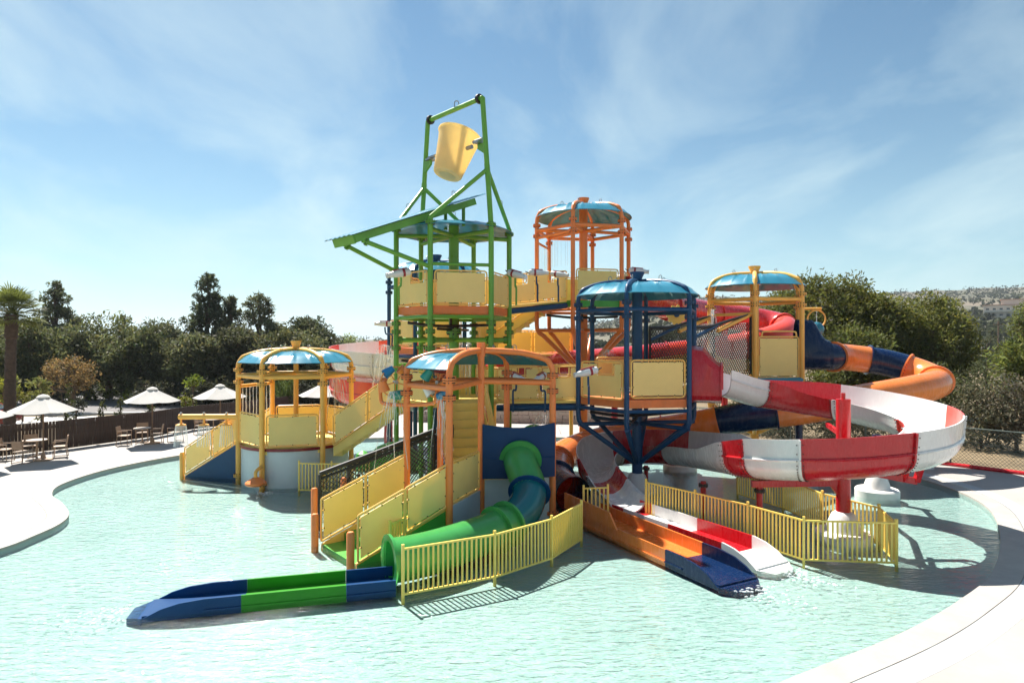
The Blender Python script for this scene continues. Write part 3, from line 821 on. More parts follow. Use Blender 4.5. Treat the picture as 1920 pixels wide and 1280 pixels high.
# the blue slide entrance panel, bowed
mb = MB(); d = (E_ - c0).normalized(); nn = d.cross(UP); pts = []
n_ = 14; vs = []
for i in range(n_ + 1):
    u = i / n_; bow = .10 * math.sin(math.pi * u)
    for z in (1.18, 2.62 - .10 * math.sin(math.pi * u)):
        for tq in (0, .03): vs.append(c0 + d * (.02 + u * 1.96) + nn * (.12 + bow + tq) + UP * z)
fs = []
for i in range(n_):
    a = i * 4; b_ = a + 4
    fs += [(a, b_, b_ + 2, a + 2), (a + 1, a + 3, b_ + 3, b_ + 1), (a + 2, b_ + 2, b_ + 3, a + 3), (a, a + 1, b_ + 1, b_)]
fs += [(0, 2, 3, 1), (n_ * 4, n_ * 4 + 1, n_ * 4 + 3, n_ * 4 + 2)]
mb.add(vs, fs); bp_ = part(ft, 'slide_panel', mb, 'slide_panel_blue')
mb = MB(); mb.tube([c0 + d * .1 + nn * .2 + UP * 1.72, c0 + d * 1.9 + nn * .2 + UP * 1.72], .012, 6); part(bp_, 'trim', mb, 'run_blue')

# --- pavilion at the back
kt = tower('back_pavilion', 'blue pavilion with dome canopy standing behind the green tower', KC, KT, 'blue', [KZ], 7.25, pr=.082, cr=.17, deckmat='deck_orange')
for k in (3, 4, 2): edge_panel(kt, KC, KT, k, KZ + .05, 1.08)

# ------------------------------------------------------------------ stairs and bridges
def stair(name, label, top, ztop, bot, zbot, width, n, stepmat='stair_yellow', stringer='stair_yellow', sides=(1, 1), h=1.0, depth=.30, split=2, plate='panel_yellow', skirt=None):
    top, bot = V((top[0], top[1], 0)), V((bot[0], bot[1], 0))
    c = (top + bot) / 2
    t = thing(name, label, 'stairs', (c.x, c.y, 0))
    d = (bot - top); ln = d.length; d.normalize(); s = V((-d.y, d.x, 0)); az = math.atan2(d.y, d.x)
    run = ln / n; rise = (ztop - zbot) / n
    mb = MB(); mb.box((0, 0, 0), (run, width - .06, depth)); mb.box((-run / 2 + .02, 0, depth / 2 + rise * .5 - .02), (.02, width - .06, rise + .0))
    me = mb.mesh('step', stepmat)
    for i in range(n):
        p = top + d * (run * (i + .5)) + UP * (ztop - rise * (i + 1) - depth / 2)
        inst(t, 'step', me, Matrix.Translation(p) @ Matrix.Rotation(az, 4, 'Z'))
    for k, sg in enumerate((-1, 1)):
        e0 = top + s * sg * width / 2 + UP * ztop; e1 = bot + s * sg * width / 2 + UP * zbot
        mb = MB(); mb.prism([e0 + UP * .02, e1 + UP * .02, e1 - UP * .30, e0 - UP * .42], s * sg * .05); part(t, 'stringer', mb, stringer)
        if skirt and sides[k]:
            mb = MB(); o = s * sg * .055
            mb.prism([e0 + o - UP * .05, e1 + o - UP * .02, V((e1.x, e1.y, -.28)) + o, V((e0.x, e0.y, -.28)) + o], s * sg * .02); part(t, 'skirt_panel', mb, skirt)
        if sides[k]:
            off = s * sg * .09
            for j in range(split):
                a = e0.lerp(e1, j / split) + off; b = e0.lerp(e1, (j + 1) / split) + off
                g = (b - a).normalized() * .015
                panel(t, a + g + UP * .05, b - g + UP * .05, h, plate=plate, rad=.10 if split == 1 else .05)
    return t
def bridge(name, label, a, b, za, zb, width, split=2, h=1.02, notch=None, sides=(1, 1), tubecol='blue'):
    a, b = V((a[0], a[1], za)), V((b[0], b[1], zb)); c = (a + b) / 2
    t = thing(name, label, 'bridge', (c.x, c.y, 0))
    f = V((b.x - a.x, b.y - a.y, 0)).normalized(); s = V((-f.y, f.x, 0))
    mb = MB(); mb.prism([a - s * width / 2 - UP * .10, b - s * width / 2 - UP * .10, b + s * width / 2 - UP * .10, a + s * width / 2 - UP * .10], UP * .08); part(t, 'deck', mb, 'stair_yellow')
    for k, sg in enumerate((-1, 1)):
        o = s * sg * (width / 2 - .05)
        mb = MB(); mb.tube([a + o - UP * .24, b + o - UP * .24], .105, 12); part(t, 'side_tube', mb, tubecol)
        if sides[k]:
            o = s * sg * (width / 2 + .03)
            for j in range(split):
                p, q = a.lerp(b, j / split) + o, a.lerp(b, (j + 1) / split) + o
                g = (q - p).normalized() * .03
                panel(t, p + g + UP * .02, q - g + UP * .02, h, notch=notch if sg == -1 or True else None)
    return t

# front green stair up to the orange pavilion
m3 = edge_mid(FC, FT, 3); o3 = dirv(220)
gs = stair('front_stair', 'green entry stair with yellow side panels before the orange pavilion', m3 + o3 * .02, FZ, m3 + o3 * 2.35, 0.02, 1.72, 4, 'stair_green', 'frame_yellow', h=1.0, split=2, skirt='stair_green')
sd3 = V((-o3.y, o3.x, 0))
for sg in (-1, 1):
    p = m3 + o3 * 2.5 + sd3 * sg * .93
    mb = MB(); mb.lathe([(.085, -.3), (.085, .72), (.06, .76), (.01, .77)], p, 14); part(gs, 'newel_post', mb, 'orange')

# yellow stair with blue sides into the left pavilion
ml = edge_mid(LC, LT, 2, 1.9); ol = dirv(165)
ls = stair('pavilion_stair', 'yellow entry stair with blue side wall at the far left pavilion', ml, LZ, ml + ol * 2.3, 0.0, 1.6, 6, 'stair_yellow', 'frame_yellow', h=.95, split=2, skirt='blue')
sdl = V((-ol.y, ol.x, 0))
for sg in (-1, 1):
    p = ml + ol * 2.42 + sdl * sg * .86
    mb = MB(); mb.lathe([(.085, -.3), (.085, .80), (.06, .84), (.01, .85)], p, 14); part(ls, 'newel_post', mb, 'post_yellow')

# long yellow stair from the left pavilion up to the green tower
stair('rising_stair', 'long yellow panelled stair rising from the left pavilion to the green tower', (-3.72, 22.35), GZL, edge_mid(LC, LT, 5, 1.9) + dirv(345) * .05, LZ - .1, 1.5, 8, split=2, h=1.02)
# stair from the orange pavilion to the green tower's lower deck
stair('inner_stair', 'yellow stair climbing between the orange pavilion and green tower', edge_mid(GC, GT, 4) + V((0, .1, 0)), GZL, edge_mid(FC, FT, 1), FZ, 1.35, 8, split=1, h=.75, sides=(1, 1))
# stair from the lower deck to the back pavilion
stair('back_stair', 'narrow yellow stair behind the green tower seen past its column', (-1.95, 25.6), KZ, (-1.60, 23.7), GZL, 1.1, 7, split=1, h=.8)
mb = MB(); mb.prism([V((-2.5, 25.4, KZ - .12)), V((-1.0, 25.3, KZ - .12)), V((-.7, 27.9, KZ - .12)), V((-2.2, 28.0, KZ - .12))], UP * .1); part(kt, 'landing', mb, 'stair_yellow')
panel(kt, V((-1.0, 25.4, KZ)), V((-.75, 27.2, KZ)), 1.0)
mb = MB(); mb.tube([(-.95, 27.8, -.3), (-.95, 27.8, KZ)], .1, 12); part(kt, 'post', mb, 'post_yellow')
# stair down from the orange tower
mo = edge_mid(OC, OT, 2)
stair('upper_stair', 'yellow stair descending leftwards from the back orange tower', mo, OZ, mo + dirv(168) * 2.75, KZ, 1.3, 8, split=2, h=1.0)
# panelled walkway further back at the same level as the back pavilion
wk = bridge('rear_walkway', 'yellow panelled walkway behind the upper stair on a blue tube', (-.9, 28.9), (2.6, 29.3), KZ - .3, KZ - .3, 1.2, split=2)
mb = MB(); mb.tube([(2.7, 29.2, -.3), (2.7, 29.2, KZ + .8)], .09, 12); part(wk, 'post', mb, 'post_yellow')
mb = MB(); mb.tube([(-.8, 28.9, -.3), (-.8, 28.9, KZ + .8)], .09, 12); part(wk, 'post', mb, 'post_yellow')
# bridges
bridge('upper_bridge', 'high yellow bridge linking the green and orange towers', edge_mid(GC, GT, 0), edge_mid(OC, OT, 3), GZ + .12, OZ + .02, 1.5, split=2, h=1.05, notch=(.38, .70, .34))
bridge('middle_bridge', 'lower yellow bridge between the green tower and the blue tower', edge_mid(GC, GT, 5), edge_mid(BC, BT, 2), GZL + .03, BZ - .15, 1.5, split=2, h=1.05, notch=(.34, .66, .34))

# ------------------------------------------------------------------ nets
def net(parent, a, b, h, step=.125, r=.0075, name='net', mt='black'):
    """Diamond mesh between bottom edge a-b and the same edge raised by h; strands are clipped to the parallelogram."""
    a, b = V(a), V(b); flat = V((b.x - a.x, b.y - a.y, 0)); ln = flat.length; u = (b - a) / ln
    mb = MB(); s = -h
    while s < ln:
        for sg in (1, -1):
            x0, x1 = s, s + h                  # rises to the right
            t0, t1 = max(0, -x0 / h), min(1, (ln - x0) / h)
            if t1 > t0 + .02:
                y0, y1 = (t0 * h, t1 * h) if sg == 1 else (h - t0 * h, h - t1 * h)
                p, q = a + u * (x0 + t0 * h) + UP * y0, a + u * (x0 + t1 * h) + UP * y1
                mb.beam(p, q, r * 2, r * 2)
        s += step
    return part(parent, name, mb, mt, kind='stuff')

nb_a, nb_b = V((-5.02, 16.72, 0)), V((-2.25, 18.35, 0))
nt_ = thing('net_ramp', 'rope net ramp with black padded rails left of the orange pavilion', 'net ramp', (-3.9, 17.6, 0))
side = V((-(nb_b - nb_a).y, (nb_b - nb_a).x, 0)).normalized()
OFFV = V((.42, 1.30, 0))
for k, off in enumerate((V((0, 0, 0)), OFFV)):
    a, b = nb_a + off + UP * .05, nb_b + off + UP * .95
    net(nt_, a, b, 1.28)
    mb = MB(); mb.tube([a + UP * 1.30, b + UP * 1.30], .06, 10); part(nt_, 'padded_rail', mb, 'black')
    mb = MB(); mb.tube([a + UP * 1.16, b + UP * 1.16], .035, 8); part(nt_, 'rope_rail', mb, 'black')
    mb = MB(); mb.tube([a - UP * .3, a + UP * 1.28], .045, 10); part(nt_, 'end_rail', mb, 'black')
    mb = MB(); mb.tube([b, b + UP * 1.30], .045, 10); part(nt_, 'end_rail', mb, 'black')
    m_ = a.lerp(b, .32)
    mb = MB(); mb.tube([V((m_.x, m_.y, -.3)), m_ + UP * (.9 if k == 0 else .6)], .04, 10); part(nt_, 'stanchion', mb, 'black')
    p = nb_a + off - (nb_b - nb_a).normalized() * .14
    mb = MB(); mb.lathe([(.085, -.3), (.085, .95), (.06, .99), (.01, 1.0)], p, 14); part(nt_, 'newel_post', mb, 'orange')
mb = MB()
a, b = nb_a + UP * .05, nb_b + UP * .95
for i in range(24):
    p = a.lerp(b, i / 23); mb.tube([p, p + OFFV], .012, 5)
for i in range(12):
    mb.tube([a + OFFV * i / 11, b + OFFV * i / 11], .012, 5)
part(nt_, 'rope_floor', mb, 'black', kind='stuff')

# net bridge from the blue tower to the yellow tower
nba, nbb = edge_mid(BC, BT, 0), edge_mid(YC, YT, 3)
nbt = thing('net_bridge', 'black rope net bridge from the blue tower to the yellow tower', 'bridge', tuple((nba + nbb) / 2))
f = (nbb - nba).normalized(); s = V((-f.y, f.x, 0))
for sg in (-1, 1):
    o = s * sg * .75
    a, b = nba + o + UP * (BZ + .02), nbb + o + UP * (YZ + .02)
    mid_ = a.lerp(b, .5) - UP * .0
    net(nbt, a, b, 2.15, step=.17, r=.009, mt='black')
    if sg == 1: panel(nbt, a + s * .05 + UP * .05, a.lerp(b, .5) + s * .05 + UP * .05, 1.0); panel(nbt, a.lerp(b, .5) + s * .05 + UP * .05, b + s * .05 + UP * .05, 1.0)
    top = [a + UP * 2.15, a.lerp(b, .3) + UP * 2.12, a.lerp(b, .65) + UP * 2.3, b + UP * 2.45]
    mb = MB(); mb.tube(catmull(top, 5), .055, 8); part(nbt, 'padded_rail', mb, 'black')
    mb = MB(); mb.tube([b, b + UP * 2.4], .05, 8); part(nbt, 'end_rail', mb, 'black')
    mb = MB(); mb.tube([a, a + UP * 2.15], .04, 8); part(nbt, 'end_rail', mb, 'black')
    mid = a.lerp(b, .42)
    mb = MB(); mb.tube([mid + UP * 1.95, b + UP * 2.45], .075, 10); part(nbt, 'raking_beam', mb, 'post_yellow')
    mb = MB(); mb.tube([a + UP * 1.72, mid + UP * 2.15], .06, 10); part(nbt, 'raking_beam', mb, 'blue')
    mb = MB(); mb.tube([mid - UP * .3, b + UP * .12], .07, 10); part(nbt, 'raking_beam', mb, 'post_yellow')
mb = MB(); mb.prism([nba - s * .7 + UP * (BZ - .1), nbb - s * .7 + UP * (YZ - .1), nbb + s * .7 + UP * (YZ - .1), nba + s * .7 + UP * (BZ - .1)], UP * .06); part(nbt, 'deck', mb, 'stair_yellow')

# ------------------------------------------------------------------ slides
def frames(path):
    out = []
    for i in range(len(path)):
        a = path[max(i - 1, 0)]; b = path[min(i + 1, len(path) - 1)]
        t = (b - a).normalized(); s = t.cross(UP); s = s.normalized() if s.length > 1e-4 else V((1, 0, 0)); n = s.cross(t)
        out.append((path[i], t, s, n))
    return out
def sweep(fr, prof):
    """prof(i) -> closed outline in (side, up)"""
    mb = MB(); vs = []; m = None
    for i, (p, t, s, n) in enumerate(fr):
        pr = prof(i); m = len(pr)
        vs += [p + s * x + UP * y for x, y in pr]
    k = len(fr)
    fs = [(i * m + j, i * m + (j + 1) % m, (i + 1) * m + (j + 1) % m, (i + 1) * m + j) for i in range(k - 1) for j in range(m)]
    # end caps as quads along the wall thickness
    h = m // 2
    for base in (0, (k - 1) * m):
        for j in range(h - 1): fs.append((base + j, base + j + 1, base + m - 2 - j, base + m - 1 - j))
    return mb.add(vs, fs)
def u_prof(w, hl, hr, th=.035, flare=.04):
    def wall(wd, L, Rr, bot):
        pts = [(-wd - flare, L), (-wd, min(L, w * .95) if L > w else L * .9)]
        for a in range(195, 346, 15):
            pts.append((wd * math.cos(R(a)), bot + w * .9 * (1 + math.sin(R(a)))))
        pts += [(wd, min(Rr, w * .95) if Rr > w else Rr * .9), (wd + flare, Rr)]
        return pts
    inner = wall(w, hl, hr, 0.0); outer = wall(w + th, hl, hr, -th)
    return inner + outer[::-1]
def flume(t, path, cuts, w=.55, hl=.95, hr=.95, lip=.05, seam=True, heights=None):
    """cuts: list of (fraction, material); heights(f)->(hl,hr)"""
    path = resample(path, .22); fr = frames(path); n = len(path)
    hh = heights or (lambda f: (hl, hr))
    prof = lambda off: (lambda i: u_prof(w, *hh((i + off) / (n - 1))))
    f0 = 0
    for k, (f1, m_) in enumerate(cuts):
        i0, i1 = int(round(f0 * (n - 1))), int(round(f1 * (n - 1)))
        if i1 > i0:
            so = part(t, 'flume_section', sweep(fr[i0:i1 + 1], prof(i0)), m_, 50)
            if i0 > 0:
                p, tt, s, nn = fr[i0]; L_, R_ = hh(i0 / (n - 1))
                rim = u_prof(w + .035, L_ - .02, R_ - .02, th=lip)
                e = []
                for q in (p - tt * .025, p + tt * .025): e.append((q, tt, s, nn))
                part(so, 'joint_flange', sweep(e, lambda i: rim), m_, 50)
                if lip:
                    mb = MB(); half = len(rim) // 2; outer = rim[half:]
                    for (xa, ya), (xb, yb) in zip(outer, outer[1:]):
                        for t_ in (.25, .75):
                            x_, y_ = xa + (xb - xa) * t_, ya + (yb - ya) * t_
                            for sh_ in (-.065, .065):
                                c_ = p + s * x_ * .995 + UP * y_ + tt * sh_
                                mb.box(c_, (.022, .022, .022))
                    part(so, 'bolts', mb, 'bolt', kind='stuff')
            if seam:
                for sg in (-1, 1):
                    hgt = hh((i0 + i1) / 2 / (n - 1))[0 if sg < 0 else 1]
                    if hgt > w * 1.3:
                        mb = MB(); mb.tube([fr[i][0] + fr[i][2] * sg * (w + .05) + UP * (w * .93) for i in range(i0, i1 + 1)], .034, 6); part(so, 'seam', mb, m_)
        f0 = f1
    return fr
def tube_slide(t, path, cuts, r=.47, flr=.57, step=.2, flmats=None):
    path = resample(path, step); n = len(path); f0 = 0
    for k, (f1, m_) in enumerate(cuts):
        i0, i1 = int(round(f0 * (n - 1))), int(round(f1 * (n - 1)))
        pts = path[i0:i1 + 1]
        mb = MB(); mb.tube(pts, r, 28, cap=False); mb.tube(pts, r - .025, 28, cap=False)
        so = part(t, 'tube_section', mb, m_, 60)
        tt = (pts[1] - pts[0]).normalized()
        q = tt.to_track_quat('Z', 'Y').to_matrix().to_4x4()
        mb = MB(); mb.lathe([(r - .01, -.03), (flr, -.03), (flr, .03), (r - .01, .03)], c=pts[0], n=28, mtx=q, cap=False); part(so, 'joint_flange', mb, (flmats[k] if flmats else m_))
        f0 = f1
    return path
def runout(t, a, b, w, h, cuts, name='trough_section', tip=True, thick=.04, flare=0, zb=.04):
    """straight flat-bottomed trough lying in the water from a to b; cuts give its colours"""
    a, b = V(a), V(b); d = (b - a); ln = d.length; d.normalize(); s = V((-d.y, d.x, 0)); f0 = 0
    for k, (f1, m_) in enumerate(cuts):
        p, q = a + d * (ln * f0 + (.004 if k else 0)), a + d * ln * f1
        last = tip and k == len(cuts) - 1
        mb = MB()
        for sg in (-1, 1):
            o0, o1 = s * sg * w / 2, s * sg * (w / 2 + thick)
            L = (q - p).length
            prof_ = [(0, h), (L, h)] if not last else [(0, h), (max(.05, L - 1.0), h), (L - .6, h * .86), (L - .3, h * .55), (L - .05, h * .08), (L, .0)]
            poly = [p + d * x + UP * z + o0 for x, z in prof_] + [q + o0 - UP * .06, p + o0 - UP * .06]
            mb.prism(poly, o1 - o0)
        mb.prism([p - s * w / 2 - UP * .05, q - s * w / 2 - UP * .05, q + s * w / 2 - UP * .05, p + s * w / 2 - UP * .05], UP * (.05 + zb))
        if last:
            mb.prism([q - s * (w / 2 + thick) - UP * .1, q + d * .28 - s * w * .3 - UP * .14, q + d * .28 + s * w * .3 - UP * .14, q + s * (w / 2 + thick) - UP * .1], UP * .11)
        so = part(t, name, mb, m_)
        for sg in (-1, 1):
            mb = MB(); L = (q - p).length - (1.0 if last else 0)
            mb.beam(p + s * sg * (w / 2 + thick + .012) + UP * .05, p + d * L + s * sg * (w / 2 + thick + .012) + UP * .05, .025, .03); part(so, 'side_rib', mb, m_)
        f0 = f1

# --- green tube slide
g1 = thing('green_tube_slide', 'curving green and blue tube slide emptying through the front fence', 'slide', (0.2, 15.5, 0))
cE = c0 + (E_ - c0).normalized() * 1.02
gp = catmull([cE + V((.05, .25, 1.72)), cE + V((.03, -.35, 1.62)), V((.44, 16.15, 1.04)), V((.22, 15.40, .68)), V((-.26, 14.75, .52)), V((-.85, 14.1, .46)), V((-1.5, 13.42, .44)), V((-2.05, 12.98, .43)), V((-2.42, 12.78, .43))], 8)
tube_slide(g1, gp, [(.26, 'green_tube'), (.47, 'teal_tube'), (.56, 'green_tube'), (1, 'green_tube')], r=.44, flr=.54, flmats=['green_tube', 'run_blue', 'green_tube', 'green_tube'])
dm = (V((-2.42, 12.78, 0)) - V((-2.05, 12.98, 0))).normalized()
cq = V((0, -1, -.25)).to_track_quat('Z', 'Y').to_matrix().to_4x4()
mb = MB(); mb.lathe([(.40, -.03), (.56, -.03), (.56, .03), (.40, .03)], c=cE + V((.04, -.27, 1.66)), n=32, mtx=cq, cap=False); part(g1, 'panel_collar', mb, 'green_tube')
q = dm.to_track_quat('Z', 'Y').to_matrix().to_4x4()
mb = MB(); mb.lathe([(.40, -.03), (.52, -.03), (.52, .03), (.40, .03)], c=(-2.44, 12.77, .43), n=32, mtx=q, cap=False); part(g1, 'mouth_ring', mb, 'green_tube')
g1r = thing('green_slide_runout', 'long low blue and green trough reaching left across the pool', 'slide trough', (-4.5, 11.8, 0))
runout(g1r, (-2.32, 12.60, 0), (-6.52, 11.46, 0), .76, .25, [(.21, 'run_blue'), (.63, 'run_green'), (1, 'run_blue')])

# --- red and white flume
rw = thing('red_white_flume', 'open red and white flume spiralling down from the blue tower at right', 'slide', (8, 17.5, 0))
st = edge_mid(BC, BT, 5)
cx, cy, cr_ = 8.15, 17.35, 2.75
def ring(a, z, c=(cx, cy), r=cr_): return V((c[0] + r * math.cos(R(a)), c[1] + r * math.sin(R(a)), z))
rpath = [st + dirv(340) * .85 + UP * 3.15, V((7.4, 19.85, 2.85)), ring(78, 2.62), ring(45, 2.42), ring(12, 2.22), ring(-22, 2.05), ring(-58, 1.88), ring(-95, 1.72), V((6.65, 15.15, 1.55)), V((6.02, 16.15, 1.40)),
         V((5.92, 17.5, 1.22)), V((5.85, 19.1, 1.0)), V((5.55, 20.8, .80)), V((4.8, 22.0, .66)), V((3.75, 22.3, .55)), V((3.05, 21.85, .45)), V((2.72, 20.85, .36)), V((2.80, 19.75, .26)), V((2.98, 18.65, .15)), V((3.22, 17.72, .05))]
rp2 = catmull(rpath, 8)
def hts(f):
    # outer wall on the left of travel while circling the big loop clockwise, on the right round the blue column
    hi_, lo_ = 1.0, .62
    if f < .05: return (.80, .80)
    w_ = min(1, max(0, (f - .05) / .08)); 
    if f < .50: L_ = .80 + (hi_ - .80) * w_; return (L_, .80 + (lo_ - .80) * w_)
    k = min(1, (f - .50) / .10)
    if f < .84: return (hi_ + (.62 - hi_) * k, lo_ + (1.05 - lo_) * k)
    k = min(1, (f - .84) / .14)
    return (.62 + (.40 - .62) * k, 1.05 + (.42 - 1.05) * k)
flume(rw, rp2, [(.055, 'white_gel'), (.145, 'red'), (.255, 'white_gel'), (.30, 'pink_red'), (.388, 'white_gel'), (.458, 'red'), (.508, 'white_gel'), (.53, 'red'), (.715, 'white_gel'), (.80, 'red'), (.895, 'white_gel'), (.94, 'red'), (1, 'white_gel')], w=.56, heights=hts)
# entrance box
mb = MB()
ev = dirv(340); es = V((-ev.y, ev.x, 0)); 
def arch(t_, top, half, zb):
    pts = []
    for a in range(0, 181, 15): pts.append((half * math.cos(R(a)), zb + top * math.sin(R(a))))
    return pts
secs = [(-.05, 1.55), (.35, 1.5), (.55, 1.25), (.75, 1.05), (.88, 1.0)]
vs = []; mloop = None
for x, tp in secs:
    c_ = st + ev * x + UP * 3.12
    loop = [(-.62, 0.05), (-.62, tp * .75), (-.52, tp * .93), (-.25, tp), (.25, tp), (.52, tp * .93), (.62, tp * .75), (.62, .05)] + [(.5, -.1), (.2, -.2), (-.2, -.2), (-.5, -.1)]
    mloop = len(loop); vs += [c_ + es * a + UP * b for a, b in loop]
fs = [(i * mloop + j, i * mloop + (j + 1) % mloop, (i + 1) * mloop + (j + 1) % mloop, (i + 1) * mloop + j) for i in range(len(secs) - 1) for j in range(mloop)]
mb.add(vs, fs); ent = part(rw, 'entrance_box', mb, 'red', 30)
e9 = st + ev * .88 + UP * 3.12
mb = MB(); mb.tube([e9 + es * a + UP * b for a, b in [(-.62, .05), (-.62, .75), (-.52, .95), (-.25, 1.02), (.25, 1.02), (.52, .95), (.62, .75), (.62, .05)]], .035, 8); part(ent, 'joint_flange', mb, 'red')
# supports
colp = V((8.05, 15.55, 0))
mb = MB(); mb.tube([colp - UP * .3, colp + UP * 3.4], .165, 20); part(rw, 'support_column', mb, 'red')
mb = MB(); mb.lathe([(.66, -.3), (.66, .16), (.62, .20), (.42, .22), (.37, .36), (.26, .62), (.18, .68)], colp, 28); part(rw, 'column_base', mb, 'column_white')
mb = MB(); mb.tube([colp + UP * 3.4, colp + UP * 3.55], .05, 8); part(rw, 'column_tip', mb, 'red')
mb = MB(); e1 = V((5.9, 15.75, 1.30)); mb.beam(colp + UP * 1.38, e1, .12, .16); part(rw, 'support_arm', mb, 'red')
mb = MB(); mb.beam(colp + UP * .95, colp.lerp(V((e1.x, e1.y, 0)), .12) + UP * 1.3, .1, .1); part(rw, 'support_gusset', mb, 'red')
mb = MB(); mb.beam(colp + UP * 1.45 + V((-.9, .05, 0)), V((7.25, 15.1, 1.75)), .08, .12); part(rw, 'support_bracket', mb, 'red')
mb = MB(); e2 = V((9.7, 15.35, 1.45)); mb.beam(colp + UP * 1.75, e2, .12, .15); part(rw, 'support_arm', mb, 'red')
mb = MB(); mb.beam(e2 - UP * .0, e2 + UP * .35 + V((0, -.15, 0)), .12, .12); mb.beam(e2 + V((-.3, 0, 0)), e2 + V((-.25, -.1, .35)), .08, .08); part(rw, 'support_bracket', mb, 'red')
mb = MB(); mb.beam(colp + UP * 2.35, V((9.0, 17.2, 2.2)), .10, .12); mb.beam(V((9.0, 17.2, 2.2)), V((9.3, 18.9, 2.35)), .10, .12); part(rw, 'support_arm', mb, 'red')
mb = MB(); mb.beam(colp + UP * 2.6 + V((.1, .1, 0)), V((8.4, 16.3, 2.75)), .08, .10); part(rw, 'support_bracket', mb, 'red')
for p, zt in (((6.15, 15.9), 1.2), ((5.2, 17.4), 1.0), ((4.65, 22.2), .5), ((2.6, 21.9), .35)):
    mb = MB(); mb.tube([(p[0], p[1], -.3), (p[0], p[1], zt)], .075, 12); so = part(rw, 'support_post', mb, 'red'); flange(so, V((p[0], p[1], zt - .1)), r=.13, col='bolt')
rr = thing('red_white_runout', 'red and white water trough ending inside the yellow fence', 'slide trough', (4.6, 15.8, 0))
runout(rr, (3.18, 17.78, 0), (5.58, 13.66, 0), .96, .34, [(.10, 'red'), (.45, 'white_gel'), (.80, 'red'), (1, 'white_gel')])

# --- orange and navy tube
on = thing('orange_navy_tube', 'long orange and navy tube slide winding behind the blue tower', 'slide', (10, 24, 0))
ys = edge_mid(YC, YT, 5); yd = dirv(350)
op = catmull([ys + UP * 4.28, ys + yd * 1.0 + UP * 4.20, V((13.6, 25.9, 4.15)), V((15.0, 25.7, 3.95)), V((15.95, 24.9, 3.55)), V((15.7, 23.7, 3.25)), V((14.2, 22.8, 3.05)), V((12.2, 22.5, 2.75)), V((10.2, 22.7, 2.38)), V((8.3, 23.2, 2.05)),
              V((6.3, 23.9, 1.58)), V((4.4, 24.2, 1.25)), V((2.75, 23.7, .95)), V((1.72, 22.5, .74)), V((1.42, 21.0, .58)), V((1.42, 19.5, .46)), V((1.75, 18.3, .42))], 8)
tube_slide(on, op, [(.05, 'navy'), (.125, 'orange_tube'), (.175, 'navy'), (.235, 'orange_tube'), (.505, 'orange_tube'), (.578, 'navy'), (.66, 'orange_tube'), (.74, 'orange_tube'), (.86, 'orange_tube'), (.93, 'orange_tube'), (1, 'navy')], r=.53, flr=.61)
vs = []; secs = [(-.15, 1.45), (.42, 1.43), (.58, 1.25), (.74, .90), (.90, .68), (1.1, .57)]; ysd = V((-yd.y, yd.x, 0)); mb = MB()
for x, tp in secs:
    c_ = ys + yd * x + UP * 4.24
    loop = [(.56 * math.cos(R(a)), (.56 if math.sin(R(a)) < 0 else tp) * math.sin(R(a))) for a in range(0, 360, 20)]
    mloop = len(loop); vs += [c_ + ysd * a + UP * b for a, b in loop]
mb.add(vs, [(i * mloop + j, i * mloop + (j + 1) % mloop, (i + 1) * mloop + (j + 1) % mloop, (i + 1) * mloop + j) for i in range(len(secs) - 1) for j in range(mloop)])
part(on, 'entrance_box', mb, 'navy', 40)
for p, zt in (((15.3, 24.3), 3.2), ((10.2, 22.75), 2.0), ((6.3, 24.0), 1.2)):
    mb = MB(); mb.tube([(p[0], p[1], -.3), (p[0], p[1], zt)], .13, 14); part(on, 'support_column', mb, 'navy')
    mb = MB(); mb.lathe([(.62, -.3), (.62, .18), (.58, .22), (.40, .24), (.34, .4), (.22, .72), (.14, .78)], (p[0], p[1], 0), 26); part(on, 'column_base', mb, 'column_white')
pad = V((11.35, 19.9, 0))
mb = MB(); mb.lathe([(.62, -.3), (.62, .20), (.58, .24), (.38, .25), (.34, .4), (.22, .75), (.15, .8)], pad, 26); part(rw, 'column_base', mb, 'column_white')
mb = MB(); mb.tube([pad + UP * .7, pad + UP * 1.9], .13, 14); part(rw, 'support_column', mb, 'navy')
mb = MB(); mb.beam(pad + UP * 1.75, V((10.6, 18.3, 2.05)), .1, .12); part(rw, 'support_arm', mb, 'red')
onr = thing('orange_navy_runout', 'orange trough with navy end emptying at the front right', 'slide trough', (3.3, 14.5, 0))
runout(onr, (1.98, 17.6, 0), (4.50, 12.72, 0), 1.02, .31, [(.36, 'orange_tube'), (.72, 'orange_tube'), (1, 'navy')])
dr = (V((4.52, 12.75, 0)) - V((1.95, 17.6, 0))).normalized(); srr = V((-dr.y, dr.x, 0))
a0_ = V((1.98, 17.6, 0)) - srr * .60
mb = MB(); mb.prism([a0_ + UP * .3, a0_ + dr * 2.3 + UP * .3, a0_ + dr * 2.0 + UP * .66, a0_ + UP * .72], -srr * .04); part(onr, 'splash_guard', mb, 'orange_tube')

